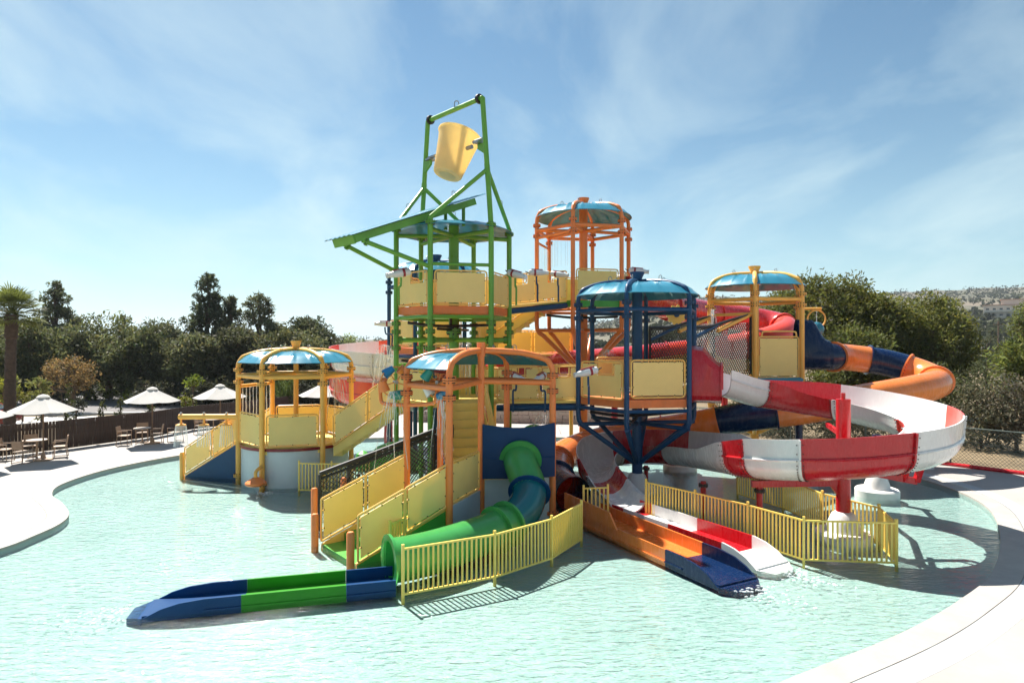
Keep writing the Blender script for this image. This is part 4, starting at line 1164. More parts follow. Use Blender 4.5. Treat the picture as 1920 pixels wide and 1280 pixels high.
# --- red tube at the back
rt = thing('red_tube_slide', 'large red and pink tube slide looping behind the orange tower', 'slide', (7, 28, 0))
tp = catmull([edge_mid(OC, OT, 5) + UP * 6.75, V((5.9, 26.4, 6.45)), V((7.6, 28.2, 6.2)), V((9.6, 29.6, 6.0)), V((11.6, 29.9, 5.75)), V((12.35, 29.0, 5.4)), V((11.6, 28.0, 5.0)), V((10.0, 27.9, 4.6)), V((7.5, 28.3, 4.25)), V((4.5, 28.6, 3.95)), V((1.8, 29.0, 3.75)), V((-1.0, 29.8, 3.4)), V((-3.5, 30.5, 2.9)), V((-5.5, 30.8, 2.3))], 8)
tube_slide(rt, tp, [(.10, 'red_tube'), (.22, 'red_tube'), (.34, 'red_tube'), (.44, 'pink_red'), (.56, 'pink_red'), (.68, 'red_tube'), (.80, 'red_tube'), (.9, 'pink_red'), (1, 'red_tube')], r=.58, flr=.66)
for p, zt in (((9.8, 29.5), 5.5), ((4.6, 28.7), 3.5), ((-1.1, 29.9), 3.0)):
    mb = MB(); mb.tube([(p[0], p[1], -.3), (p[0], p[1], zt)], .14, 14); part(rt, 'support_column', mb, 'red')

# --- red and white spiral flume at the back left
sf = thing('spiral_flume', 'wide red and white spiral flume behind the left pavilion', 'slide', (-5.7, 28.8, 0))
hp = []
for i in range(34):
    a = 60 + i * 22; z = 3.90 - i * .074
    hp.append(V((-5.6 + 1.95 * math.cos(R(a)), 29.0 + 1.95 * math.sin(R(a)), z)))
cuts = []
cols = ['pink_red', 'white_gel', 'pink_red', 'white_gel', 'white_gel', 'pink_red', 'white_gel', 'pink_red', 'white_gel', 'pink_red', 'pink_red', 'white_gel', 'pink_red', 'white_gel']
for i, c_ in enumerate(cols): cuts.append(((i + 1) / len(cols), c_))
flume(sf, catmull(hp, 4), cuts, w=.58, heights=lambda f: (.55, 1.1))
mb = MB(); mb.tube([(-5.6, 29.0, -.3), (-5.6, 29.0, 4.4)], .2, 16); part(sf, 'support_column', mb, 'red')
for a in (100, 190, 280, 10):
    p = V((-5.6 + 1.4 * math.cos(R(a)), 29.0 + 1.4 * math.sin(R(a)), 0)); mb = MB(); mb.beam(V((-5.6, 29.0, 2.0)), p + UP * 2.0, .1, .12); part(sf, 'support_arm', mb, 'red')

# ------------------------------------------------------------------ yellow pool fences
bar_me = {}
def pool_fence(name, label, pts, h=.93, z0=.0, step=.098, group=None, mt='fence_yellow', slope=0):
    c = V((*pts[0], 0)).lerp(V((*pts[-1], 0)), .5)
    t = thing(name, label, 'fence', (c.x, c.y, 0), group)
    mb = MB(); mb.box((0, 0, 0), (.05, .05, h + .36)); pm = mb.mesh('post', mt)
    mb = MB(); mb.box((0, 0, 0), (.032, .032, h - .06)); bme = mb.mesh('bar', mt)
    for i, p in enumerate(pts):
        a = V((*p, 0)); nxt = V((*pts[min(i + 1, len(pts) - 1)], 0)); prv = V((*pts[max(i - 1, 0)], 0)); az = math.atan2(nxt.y - prv.y, nxt.x - prv.x)
        inst(t, 'post', pm, Matrix.Translation(a + UP * ((h + .04) / 2 - .14)) @ Matrix.Rotation(az, 4, 'Z'))
    for p, q in zip(pts, pts[1:]):
        a, b = V((*p, z0)), V((*q, z0)); d = b - a; ln = d.length; d.normalize(); az = math.atan2(d.y, d.x)
        for z in (.05, h - .03):
            mb = MB(); mb.beam(a + UP * z, b + UP * z, .036, .036); part(t, 'rail', mb, mt)
        n = int(ln / step)
        for i in range(1, n):
            inst(t, 'bar', bme, Matrix.Translation(a + d * (ln * i / n) + UP * (h / 2)) @ Matrix.Rotation(az, 4, 'Z'))
    return t
pool_fence('pool_fence', 'yellow railing beside the green tube, nearest to the camera', [(-2.05, 12.03), (-.35, 12.92), (.87, 14.05), (1.67, 15.4)])
pool_fence('pool_fence', 'yellow railing enclosing the red column at right', [(3.72, 17.75), (4.72, 16.5), (5.62, 15.25), (6.36, 13.95), (8.26, 13.75), (8.62, 15.03), (7.95, 16.4), (7.75, 18.3), (7.05, 20.0)])
pool_fence('pool_fence', 'short yellow railing left of the red and white trough', [(1.9, 17.0), (2.56, 17.1)])
pool_fence('pool_fence', 'yellow railing in front of the white drum', [(-6.82, 20.5), (-5.75, 20.4), (-4.6, 20.6)])
pool_fence('pool_fence', 'small yellow railing between the green stair and the tube', [(-2.66, 13.95), (-2.28, 14.75)], h=.85)
pool_fence('pool_fence', 'yellow railing on the far pool edge behind the navy tube', [(8.0, 24.2), (9.6, 23.8), (11.0, 23.6)])

# ------------------------------------------------------------------ water cannons
def cannon(label, pos, yaw, pitch, stand, foot, mt='blue', s=1.0):
    pos = V(pos); t = thing('water_cannon', label, 'water cannon', tuple(pos), 'water cannons on the railings')
    M_ = Matrix.Translation(pos) @ Matrix.Rotation(R(yaw), 4, 'Z') @ Matrix.Rotation(R(-pitch), 4, 'Y') @ Matrix.Scale(s, 4)
    Q = Matrix.Rotation(R(90), 4, 'Y')
    def lz(prof, n=16): 
        m = MB(); m.lathe(prof, n=n, mtx=M_ @ Q); return m
    part(t, 'barrel', lz([(.05, -.34), (.115, -.30), (.125, -.12), (.125, .10), (.10, .30), (.075, .42), (.05, .44)]), 'gun_white')
    part(t, 'band', lz([(.127, -.12), (.135, -.12), (.135, -.04), (.127, -.04)]), 'gun_red')
    part(t, 'muzzle', lz([(.03, .43), (.085, .43), (.085, .50), (.03, .50)]), 'gun_white')
    mb = MB(); mb.beam(M_ @ V((-.22, 0, .135)), M_ @ V((.25, 0, .125)), .10 * s, .03 * s); part(t, 'sight', mb, 'gun_red')
    mb = MB(); foot = V(foot); base = pos - UP * .13
    mb.tube(catmull([base, base - UP * .12, base.lerp(foot, .18) - UP * .12 + V((0, 0, 0)), V((foot.x, foot.y, base.z - .32)), foot + UP * .2, foot], 4), .032, 8); part(t, stand, mb, mt)
    mb = MB(); mb.tube([M_ @ V((-.33, 0, -.02)), M_ @ V((-.48, 0, .04))], .02 * s, 6); part(t, 'handle', mb, 'bolt')
    return t
def gun_at(label, px, py, d, yaw, pitch, fpx, fpy, mt, s=1.0):
    s *= .78
    return cannon(label, at(px, py, d), yaw, pitch, 'stand', at(fpx, fpy, d - .05), mt, s)
gun_at('white water cannon at the left corner of the green tower', 752, 512, 20.2, 205, -12, 748, 572, 'green', 1.25)
gun_at('white water cannon on the green tower nearest the high bridge', 966, 514, 21.3, 320, -16, 968, 572, 'green', 1.2)
gun_at('left white water cannon on the high bridge', 1006, 511, 22.8, 10, 0, 1008, 566, 'blue', 1.1)
gun_at('right white water cannon on the high bridge', 1046, 514, 23.6, 330, -8, 1047, 566, 'blue', 1.1)
gun_at('white water cannon on the right side of the orange tower', 1194, 508, 24.9, 350, -6, 1186, 530, 'orange', 1.2)
gun_at('white and red water cannon beside the blue tower panel', 1103, 697, 18.6, 195, -12, 1104, 758, 'blue', 1.15)
gun_at('left red and white water cannon on the lower bridge', 968, 706, 20.3, 300, -10, 962, 772, 'blue', 1.2)
gun_at('right red and white water cannon on the lower bridge', 1014, 707, 20.0, 245, -10, 1022, 772, 'blue', 1.2)
gun_at('white water cannon on the back pavilion beside its blue post', 722, 607, 26.2, 190, 0, 735, 655, 'blue', 1.1)

# ------------------------------------------------------------------ bucket wheels on the orange pavilion
def bucket_wheel(label, c, yaw, cols, phase, arm):
    c = V(c); t = thing('bucket_wheel', label, 'water toy', tuple(c))
    M_ = Matrix.Translation(c) @ Matrix.Rotation(R(yaw), 4, 'Z') @ Matrix.Rotation(R(phase), 4, 'Y')
    mb = MB(); mb.tube([M_ @ V((.40 * math.cos(a), 0.0, .40 * math.sin(a))) for a in np.linspace(0, 2 * math.pi, 29)[:-1]], .02, 8, closed=True)
    for k in range(5):
        a = 2 * math.pi * k / 5; mb.tube([M_ @ V((0, 0, 0)), M_ @ V((.40 * math.cos(a), 0, .40 * math.sin(a)))], .015, 6)
    part(t, 'wheel_rim', mb, 'toy_orange')
    mb = MB(); mb.tube([M_ @ V((0, -.12, 0)), M_ @ V((0, .14, 0))], .045, 10); part(t, 'hub', mb, 'steel')
    for k, cc in enumerate(cols):
        a = 2 * math.pi * k / len(cols)
        B_M = M_ @ Matrix.Translation(V((.34 * math.cos(a), -.02, .34 * math.sin(a)))) @ Matrix.Rotation(-a, 4, 'Y')
        mb = MB(); mb.lathe([(.03, -.14), (.09, -.14), (.14, .14), (.125, .14), (.08, -.12), (.03, -.12)], n=12, mtx=B_M); part(t, 'scoop', mb, cc)
    mb = MB(); mb.tube(catmull([V(p) for p in arm], 5), .05, 10); part(t, 'arm', mb, 'orange')
    return t
Apost = hexv(FC, FT, 3)
bucket_wheel('wheel of red, orange and blue scoops left of the orange pavilion', at(742, 716, 16.9), 25, ['toy_red', 'toy_orange', 'toy_blue', 'orange', 'toy_teal'], 20,
             [Apost + UP * 3.05, Apost.lerp(at(718, 755, 16.9), .7) * 1.0 + V((0, 0, 0)), at(716, 752, 16.9), at(713, 735, 16.9), at(713, 712, 16.9)] if False else [V((Apost.x, Apost.y, 3.15)), V((-3.05, 16.75, 3.15)), V((-3.40, 16.85, 3.18)), V((-3.47, 16.9, 3.35)), V((-3.47, 16.9, 3.75)), V((-3.30, 16.9, 3.80))])
bucket_wheel('wheel of blue, orange and red scoops under the orange half dome', at(822, 716, 16.0), -15, ['toy_blue', 'toy_orange', 'maroon', 'toy_teal', 'gun_white'], 70,
             [V((Apost.x, Apost.y, 3.15)), V((-2.45, 16.45, 3.17)), V((-2.1, 16.2, 3.22)), V((-1.93, 16.02, 3.30)), V((-1.86, 16.05, 3.72))])
# ring toy on the yellow tower
rg = thing('spray_ring', 'yellow ring with a blue ball above the navy slide entrance', 'water toy', (12.4, 26, 0))
yr = hexv(YC, YT, 0); ct = at(1531, 598, 26.2)
mb = MB(); mb.tube([ct + V((.36 * math.cos(a), 0, .36 * math.sin(a))) for a in np.linspace(0, 2 * math.pi, 33)[:-1]], .035, 8, closed=True); part(rg, 'ring', mb, 'post_yellow')
mb = MB(); mb.tube([yr + UP * (ct.z + .42), V((ct.x + .2, ct.y, ct.z + .42))], .06, 10); part(rg, 'arm', mb, 'post_yellow')
mb = MB(); mb.lathe([(.01, -.30), (.16, -.27), (.26, -.15), (.30, 0), (.26, .15), (.16, .27), (.01, .30)], c=ct - UP * .42, n=20); part(rg, 'ball', mb, 'canopy')
mb = MB(); mb.tube([ct + UP * .4, ct - UP * .2], .015, 6); part(rg, 'water_stream', mb, 'falling_water')
# gear wheel toy behind the blue tower
gw = thing('gear_toy', 'yellow cog wheel on the red tube behind the blue canopy', 'water toy', (6.1, 26, 0))
gc_ = at(1268, 590, 25.4)
mb = MB(); pts = []
for k in range(40):
    a = 2 * math.pi * k / 40; r_ = .34 if (k // 2) % 2 else .40; pts.append(gc_ + V((r_ * math.cos(a), 0, r_ * math.sin(a))))
mb.prism(pts, V((0, .06, 0))); part(gw, 'cog', mb, 'toy_yellow')
mb = MB(); mb.lathe([(.05, -.05), (.10, -.05), (.10, .12), (.05, .12)], c=gc_, n=14, mtx=Matrix.Rotation(R(90), 4, 'X')); part(gw, 'hub', mb, 'blue')
mb = MB(); mb.tube([gc_ + V((0, .1, 0)), gc_ + V((.1, .5, .25)), V((gc_.x + .1, gc_.y + 1.4, 6.3))], .045, 8); part(gw, 'arm', mb, 'post_yellow')

# yellow spray bar with three bells at the left pavilion
sb = thing('spray_bar', 'yellow overhead pipe with three spraying bells at far left', 'water toy', (-10.4, 22, 0))
s0, s1 = at(336, 781, 22.3), hexv(LC, LT, 3, 1.9); s1 = V((s1.x, s1.y, s0.z + .02))
mb = MB(); mb.tube([s0, s1], .095, 12); part(sb, 'pipe', mb, 'post_yellow')
jets = MB()
for f_ in (.03, .42, .80):
    p = s0.lerp(s1, f_)
    mb = MB(); mb.lathe([(.03, -.10), (.04, -.24), (.16, -.27), (.17, -.30), (.02, -.31)], c=p, n=16); part(sb, 'bell', mb, 'post_yellow')
    mb = MB(); mb.lathe([(.04, .08), (.05, .13), (.02, .16)], c=p, n=10); part(sb, 'cap_nut', mb, 'steel')
    for k in range(16):
        a = 2 * math.pi * k / 16; o_ = V((math.cos(a), math.sin(a), 0))
        jets.tube([p + o_ * (.16 + .09 * t_) + UP * (-.30 - .30 * t_ - .9 * t_ * t_) for t_ in (0, .25, .5, .75)], .009, 4)
single('bell_sprays', jets, 'falling_water', 'thin sprays falling from the three bells of the yellow pipe', 'water', kind='stuff')

# orange shower head on the drum pavilion's front post
sh = thing('shower_head', 'round orange shower head on the front post of the white drum pavilion', 'shower', (LC[0], LC[1], 0))
pfl = hexv(LC, LT, 4, 1.9); sp = pfl + V((-.05, -.38, 0))
mb = MB(); mb.tube(catmull([pfl + UP * .72, pfl + V((0, -.18, .72)), sp + UP * .62, sp + UP * .42], 4), .055, 10); part(sh, 'elbow', mb, 'post_yellow')
mb = MB(); mb.lathe([(.03, .46), (.10, .45), (.22, .38), (.32, .30), (.33, .25), (.28, .20), (.10, .17), (.02, .165)], c=sp, n=24); part(sh, 'disc', mb, 'orange')

# splashing water: arcs and drops
def spray(name, label, p0, n, spread, vz, drop, r=.010, yaw=None, seed=0, trail=10):
    rnd = random.Random(seed); mb = MB(); p0 = V(p0)
    for i in range(n):
        a = rnd.uniform(0, 2 * math.pi) if yaw is None else R(yaw + rnd.uniform(-25, 25))
        v = V((math.cos(a), math.sin(a), 0)) * rnd.uniform(.1, 1) * spread + UP * vz * rnd.uniform(.6, 1)
        st_ = p0 + V((rnd.uniform(-.06, .06), rnd.uniform(-.06, .06), 0)); T = (vz + math.sqrt(vz * vz + 2 * 9.8 * drop)) / 9.8
        k0 = rnd.uniform(0, .5) * T; k1 = min(T, k0 + rnd.uniform(.25, .6) * T); pts = []
        for j in range(trail):
            t_ = k0 + (k1 - k0) * j / (trail - 1)
            pts.append(st_ + v * t_ - UP * 4.9 * t_ * t_)
        mb.tube(pts, [r * rnd.uniform(.2, 1.1) for _ in pts], 4)
        for j in range(3):
            t_ = rnd.uniform(0, 1) * T; q = st_ + v * t_ - UP * 4.9 * t_ * t_ + V((rnd.uniform(-.1, .1), rnd.uniform(-.1, .1), 0))
            mb.lathe([(.001, -r * 1.3), (r * 1.3, 0), (.001, r * 1.3)], c=q, n=4)
    return single(name, mb, 'falling_water', label, 'water', kind='stuff')
spray('water_spray', 'fan of water arcing beside the right post of the left pavilion', at(632, 705, 22.8), 34, 1.0, 1.3, 2.0, seed=1, r=.008)
spray('water_spray', 'splash pouring from the scoop wheel left of the orange pavilion', at(738, 735, 16.6), 22, .7, .6, 2.6, seed=2)
spray('water_spray', 'splash pouring from the scoop wheel under the half dome', at(828, 738, 15.9), 24, .6, .6, 2.2, seed=3)
spray('water_spray', 'arching jets behind the blue slide panel', at(1020, 790, 24.0), 40, 1.6, 2.4, .8, seed=4)
spray('water_spray', 'water streaming down behind the green tower near its left post', at(735, 655, 24.0), 34, .8, 1.0, 2.2, seed=5, r=.008)
spray('water_spray', 'haze of droplets between the spiral flume and the green tower', at(722, 650, 23.6), 60, 1.0, 1.4, 2.4, seed=15, r=.006)
spray('water_spray', 'rain of drops under the yellow beam at the net bridge', at(1336, 580, 24.0), 26, .35, .1, 1.4, seed=6)
spray('water_spray', 'thin jets looping over the red tube behind the blue tower', at(1140, 660, 24.8), 24, 1.3, 1.6, .4, seed=7)
mb = MB(); rnd = random.Random(9)
for i in range(40):
    a = rnd.uniform(0, 2 * math.pi); rr_ = rnd.uniform(.2, 1.3); p = V((GC[0] + rr_ * math.cos(a), GC[1] + 1.2 + rr_ * math.sin(a), 0)); z = rnd.uniform(4.3, 5.0)
    pts = [p + UP * (z - .14 * j) + V((rnd.uniform(-.012, .012), 0, 0)) for j in range(12)]
    mb.tube(pts, [rnd.uniform(.004, .013) for _ in pts], 4)
for i in range(26):
    p = hexv(OC, OT, 3).lerp(hexv(OC, OT, 4), rnd.random()); p = p if i % 2 else hexv(OC, OT, 3).lerp(hexv(OC, OT, 2), rnd.random())
    pts = [p + UP * (8.8 - .11 * j) for j in range(11)]; mb.tube(pts, .005, 4)
single('dripping_water', mb, 'falling_water', 'fine streams dripping under the green and orange towers', 'water', kind='stuff')

# green play mound behind the net
gm = thing('play_mound', 'low green turtle-like mound seen through the net ramp', 'play mound', (-5.0, 23.6, 0))
mb = MB(); mb.lathe([(1.15, -.3), (1.15, .05), (1.0, .38), (.72, .66), (.36, .80), (.01, .84)], c=(-4.6, 25.3, 0), n=28); part(gm, 'shell', mb, 'stair_green')
mb = MB(); mb.lathe([(.30, -.3), (.32, .25), (.24, .48), (.08, .58), (.01, .59)], c=(-5.75, 24.7, 0), n=18); part(gm, 'head', mb, 'stair_green')
mb = MB(); mb.tube([V((.95 + .55 * math.cos(a), 27.6, .55 + .55 * math.sin(a))) for a in np.linspace(0, math.pi, 13)], .14, 12); part(gm, 'arch', mb, 'stair_green')

# ------------------------------------------------------------------ brown slatted fence on the left
FP = [(-23.5, 23.0), (-20.97, 26.2), (-19.7, 28.0), (-17.75, 31.6), (-17.1, 34.4), (-15.5, 36.7), (-13.9, 41.0)]
bf = thing('slat_fence', 'dark brown vertical slat fence along the left deck', 'fence', (-18, 31, 0))
mb = MB(); mb.box((0, 0, 0), (.106, .022, 1.25)); slat = mb.mesh('slat', 'fence_brown')
mb = MB(); mb.box((0, 0, 0), (.12, .12, 1.24)); fpost = mb.mesh('fence_post', 'fence_brown')
carry = 0
for p, q in zip(FP, FP[1:]):
    a, b = V((*p, .06)), V((*q, .06)); d = b - a; ln = d.length; d.normalize(); az = math.atan2(d.y, d.x); nn = V((-d.y, d.x, 0))
    for z in (.25, 1.05):
        mb = MB(); mb.beam(a + UP * z + nn * .05, b + UP * z + nn * .05, .05, .10); part(bf, 'rail', mb, 'fence_brown')
    n = int(ln / .116)
    for i in range(n):
        inst(bf, 'slat', slat, Matrix.Translation(a + d * ((i + .5) * ln / n) + UP * (.67 + random.uniform(-.004, .004))) @ Matrix.Rotation(az + random.uniform(-.05, .05), 4, 'Z') @ Matrix.Rotation(random.uniform(-.008, .008), 4, 'Y'))
    for i in range(int(ln / 1.6) + 1):
        inst(bf, 'fence_post', fpost, Matrix.Translation(a + d * min(ln, i * 1.6) + nn * .12 + UP * .66) @ Matrix.Rotation(az, 4, 'Z'))

# ------------------------------------------------------------------ chairs, tables, parasols
DZ = .06
def chair_parts():
    out = []
    m = MB(); m.box((0, 0, .44), (.46, .46, .03)); out.append(('seat', m.mesh('seat', 'chair_seat')))
    m = MB()
    rot = Matrix.Rotation(R(-9), 4, 'X')
    m.box((0, .235, .70), (.44, .025, .34), mtx=rot); out.append(('backrest', m.mesh('backrest', 'chair_beige')))
    for sx in (-1, 1):
        m = MB(); m.tube([(sx * .24, -.22, 0), (sx * .24, -.21, .64)], .015, 6); out.append(('leg', m.mesh('leg', 'chair_beige')))
        m = MB(); m.tube([(sx * .24, .26, 0), (sx * .235, .20, .44), (sx * .225, .27, .87)], .015, 6); out.append(('leg', m.mesh('leg', 'chair_beige')))
        m = MB(); m.beam((sx * .24, -.23, .65), (sx * .235, .24, .66), .045, .022); out.append(('armrest', m.mesh('armrest', 'chair_beige')))
        m = MB(); m.tube([(sx * .24, -.22, .012), (sx * .24, .26, .012)], .014, 6); out.append(('runner', m.mesh('runner', 'chair_beige')))
    return out
CH = chair_parts()
def chair(x, y, yaw, label):
    t = thing('armchair', label, 'chair', (x, y, DZ), 'beige armchairs on the deck')
    for nm, me in CH: inst(t, nm, me, Matrix.Translation(V((x, y, DZ))) @ Matrix.Rotation(R(yaw), 4, 'Z'))
m = MB(); m.lathe([(.05, .72), (.36, .72), (.37, .735), (.36, .75), (.01, .75)], n=28); T_top = m.mesh('table_top', 'table_top')
m = MB(); m.tube([(0, 0, .03), (0, 0, .72)], .028, 10); T_ped = m.mesh('pedestal', 'chair_beige')
m = MB(); m.tube([(0, 0, .14), (.30, 0, .02)], .018, 8); T_foot = m.mesh('foot', 'chair_beige')
def table(x, y, label):
    t = thing('cafe_table', label, 'table', (x, y, DZ), 'round cafe tables on the deck')
    B0 = Matrix.Translation(V((x, y, DZ)))
    inst(t, 'table_top', T_top, B0); inst(t, 'pedestal', T_ped, B0)
    for k in range(4): inst(t, 'foot', T_foot, B0 @ Matrix.Rotation(R(45 + 90 * k), 4, 'Z'))
def parasol(x, y, label, rot=0, r=1.24, rim=1.98, top=2.52):
    t = thing('parasol', label, 'parasol', (x, y, DZ), 'white parasols on the left deck')
    mb = MB(); n = 6; c = V((x, y, DZ)); vs = []; seg = 5
    prof = [(1, rim), (.62, rim + (top - rim) * .42), (.28, rim + (top - rim) * .80), (.13, top)]
    for side in (0, 1):
        for (rr_, z) in prof:
            for k in range(n * seg):
                a0, f_ = k // seg, (k % seg) / seg
                p = dirv(rot + a0 * 60).lerp(dirv(rot + (a0 + 1) * 60), f_) * r * rr_
                sag = .05 * math.sin(math.pi * f_) * rr_
                vs.append(c + p + UP * (z - sag - side * .008))
    m_ = n * seg; kk = len(prof); fs = []
    for side in (0, 1):
        o = side * kk * m_
        for j in range(kk - 1):
            for k in range(m_): fs.append((o + j * m_ + k, o + j * m_ + (k + 1) % m_, o + (j + 1) * m_ + (k + 1) % m_, o + (j + 1) * m_ + k))
    o = kk * m_
    for k in range(m_): fs.append((k, (k + 1) % m_, o + (k + 1) % m_, o + k))
    mb.add(vs, fs); part(t, 'canopy', mb, 'parasol', 15)
    mb = MB(); mb.lathe([(.24, top - .035), (.235, top + .0), (.16, top + .07), (.03, top + .11)], c=(x, y, DZ), n=12); part(t, 'vent_cap', mb, 'parasol')
    mb = MB(); mb.tube([c, c + UP * (top + .02)], .028, 10); part(t, 'pole', mb, 'wood_pole')
    mb = MB(); mb.lathe([(.34, 0), (.34, .05), (.10, .07), (.05, .30), (.04, .32)], c=(x, y, DZ), n=20); part(t, 'base', mb, 'chair_beige')
    for k in range(6):
        mb = MB(); mb.tube([c + UP * (top - .05), c + dirv(rot + 60 * k) * r * .97 + UP * (rim - .02)], .012, 5); part(t, 'rib', mb, 'wood_pole')
parasol(-18.75, 25.6, 'white parasol second from the left, above the nearest table', 17)
parasol(-16.75, 29.8, 'white parasol in the middle of the left deck', 10)
parasol(-14.5, 31.8, 'white parasol just left of the yellow pavilion', 25)
parasol(-9.75, 33.0, 'white parasol seen through the posts of the yellow pavilion', 5)
parasol(-19.75, 23.4, 'white parasol cut off by the left edge', 30)
table(-19.35, 26.05, 'round table nearest the left edge of the deck')
table(-17.1, 29.6, 'round table with four armchairs in the middle of the deck')
table(-15.4, 33.0, 'round table behind the spraying bells')
chair(-20.25, 25.55, 95, 'armchair cut off by the left edge')
chair(-19.15, 25.05, 170, 'armchair nearest the pool at the left table')
chair(-19.95, 26.5, 35, 'armchair against the slat fence at the left table')
chair(-18.6, 26.35, -60, 'armchair right of the left table')
chair(-17.75, 29.3, 100, 'armchair left of the middle table')
chair(-17.55, 30.35, 25, 'armchair behind the middle table by the fence')
chair(-16.6, 29.9, -70, 'armchair just right of the middle table')
chair(-16.0, 30.4, -110, 'armchair standing apart at the right of the middle table')
chair(-15.95, 32.8, 95, 'armchair left of the table behind the spraying bells')
chair(-14.8, 33.2, -90, 'armchair right of the table behind the spraying bells')

# ------------------------------------------------------------------ chain-link fence on the right
cl = thing('chain_link_fence', 'green chain-link fence with a red pipe at its foot, far right', 'fence', (16, 24, 0))
CF = [(24.5, 14.5), (20.2, 20.6), (16.6, 24.8), (12.4, 28.5), (8.4, 32.3)]
for p, q in zip(CF, CF[1:]):
    a, b = V((*p, .06)), V((*q, .06)); ln = (b - a).length; d = (b - a).normalized()
    net(cl, a + UP * .05, b + UP * .05, 1.42, step=.13, r=.005, mt='chain', name='chain_mesh')
    mb = MB(); mb.tube([a + UP * 1.48, b + UP * 1.48], .022, 8); part(cl, 'top_rail', mb, 'chain')
    mb = MB(); mb.tube([a + UP * .06 - V((-d.y, d.x, 0)) * .0 + V((-.1, -.1, 0)), b + UP * .06 + V((-.1, -.1, 0))], .075, 10); part(cl, 'foot_pipe', mb, 'red')
    for i in range(int(ln / 2.6) + 1):
        c = a + d * min(ln, i * 2.6); mb = MB(); mb.tube([c, c + UP * 1.55], .035, 8); part(cl, 'fence_post', mb, 'chain')

# ------------------------------------------------------------------ trees and shrubs
def leaf_mesh(name, cen, direc, length, width, tint):
    """many small diamond leaves: cen (n,3), direc (n,3), tint (n,3)"""
    n = len(cen)
    d = direc / np.maximum(1e-6, np.linalg.norm(direc, axis=1, keepdims=True))
    rnd = RNG.normal(size=(n, 3)); s = np.cross(d, rnd); s /= np.maximum(1e-6, np.linalg.norm(s, axis=1, keepdims=True))
    L_ = (length * RNG.uniform(.6, 1.35, n))[:, None]; W_ = (width * RNG.uniform(.6, 1.35, n))[:, None]
    v = np.empty((n, 4, 3)); v[:, 0] = cen - d * L_; v[:, 1] = cen + s * W_; v[:, 2] = cen + d * L_; v[:, 3] = cen - s * W_
    me = bpy.data.meshes.new(name)
    me.vertices.add(n * 4); me.vertices.foreach_set('co', v.reshape(-1))
    me.loops.add(n * 4); me.loops.foreach_set('vertex_index', np.arange(n * 4, dtype=np.int32))
    me.polygons.add(n); me.polygons.foreach_set('loop_start', np.arange(0, n * 4, 4, dtype=np.int32)); me.polygons.foreach_set('loop_total', np.full(n, 4, dtype=np.int32))
    at_ = me.color_attributes.new('tint', 'FLOAT_COLOR', 'POINT')
    col = np.ones((n, 4, 4), dtype=np.float32); col[:, :, :3] = np.clip(tint, 0.003, 1)[:, None, :]
    at_.data.foreach_set('color', col.reshape(-1))
    me.materials.append(MATS['leaf']); me.update(calc_edges=True)
    return me
def clump_leaves(centres, radii, per, base_col, var=.35, squash=1.0, outward=.6, up=.2):
    """leaves on and in a set of clumps"""
    C_, D_, T_ = [], [], []
    for c, r in zip(centres, radii):
        m = max(6, int(per * (r ** 2)))
        u = RNG.normal(size=(m, 3)); u /= np.linalg.norm(u, axis=1, keepdims=True)
        rad = r * RNG.uniform(.35, 1.0, m) ** .5
        # each clump is made of a few sub-lumps so that its outline is ragged
        k = max(3, int(6 * r)); sub = RNG.normal(size=(k, 3)); sub /= np.linalg.norm(sub, axis=1, keepdims=True)
        pick = sub[RNG.integers(0, k, m)]
        u2 = u * .62 + pick * .75
        p = np.array(c) + u2 * rad[:, None] * np.array([1, 1, squash])
        C_.append(p); D_.append(u2 * outward + RNG.normal(size=(m, 3)) * .7 + np.array([0, 0, up]))
        br = RNG.uniform(1 - var, 1 + var) * RNG.uniform(.65, 1.35, (m, 1))
        hue = RNG.normal(0, .10, (m, 1))
        t = np.array(base_col)[None, :] * br; t[:, 0:1] *= (1 + hue); t[:, 2:3] *= (1 - hue * .5)
        T_.append(t)
    return np.concatenate(C_), np.concatenate(D_), np.concatenate(T_)
def add_tree(name, label, cat, x, y, z0, trunk_h, trunk_r, centres, radii, per, col, leaf=(.17, .06), squash=1.0, limbs=8, group=None, bark='bark', outward=.6, up=.2, var=.35, lean=(0, 0)):
    t = thing(name, label, cat, (x, y, z0), group)
    base = V((x, y, z0)); tip = V((x + lean[0], y + lean[1], z0 + trunk_h))
    mb = MB(); pts = [base - UP * .2]
    for i in range(1, 7):
        f_ = i / 6; pts.append(base.lerp(tip, f_) + V((random.uniform(-1, 1), random.uniform(-1, 1), 0)) * trunk_r * .5)
    mb.tube(pts, [trunk_r * (1.25 - .95 * i / 6) for i in range(7)], 9)
    idx = list(range(len(centres))); random.shuffle(idx)
    for i in idx[:limbs]:
        c = V(centres[i]); f_ = min(.95, max(.25, (c.z - z0) / max(.1, trunk_h) * .7)); s_ = base.lerp(tip, f_)
        mid = s_.lerp(c, .5) + V((0, 0, random.uniform(-.1, .25) * (c - s_).length))
        mb.tube(catmull([s_, mid, c], 3), [trunk_r * (.5 - .38 * k / 6) for k in range(7)], 6)
    part(t, 'trunk', mb, bark)
    C_, D_, T_ = clump_leaves(centres, radii, per, col, var, squash, outward, up)
    me = leaf_mesh('crown', C_ - np.array([x, y, z0]), D_, leaf[0], leaf[1], T_)
    o = bpy.data.objects.new('crown', me); COL.objects.link(o); o.parent = t; WL[o.name] = V((x, y, z0))
    return t
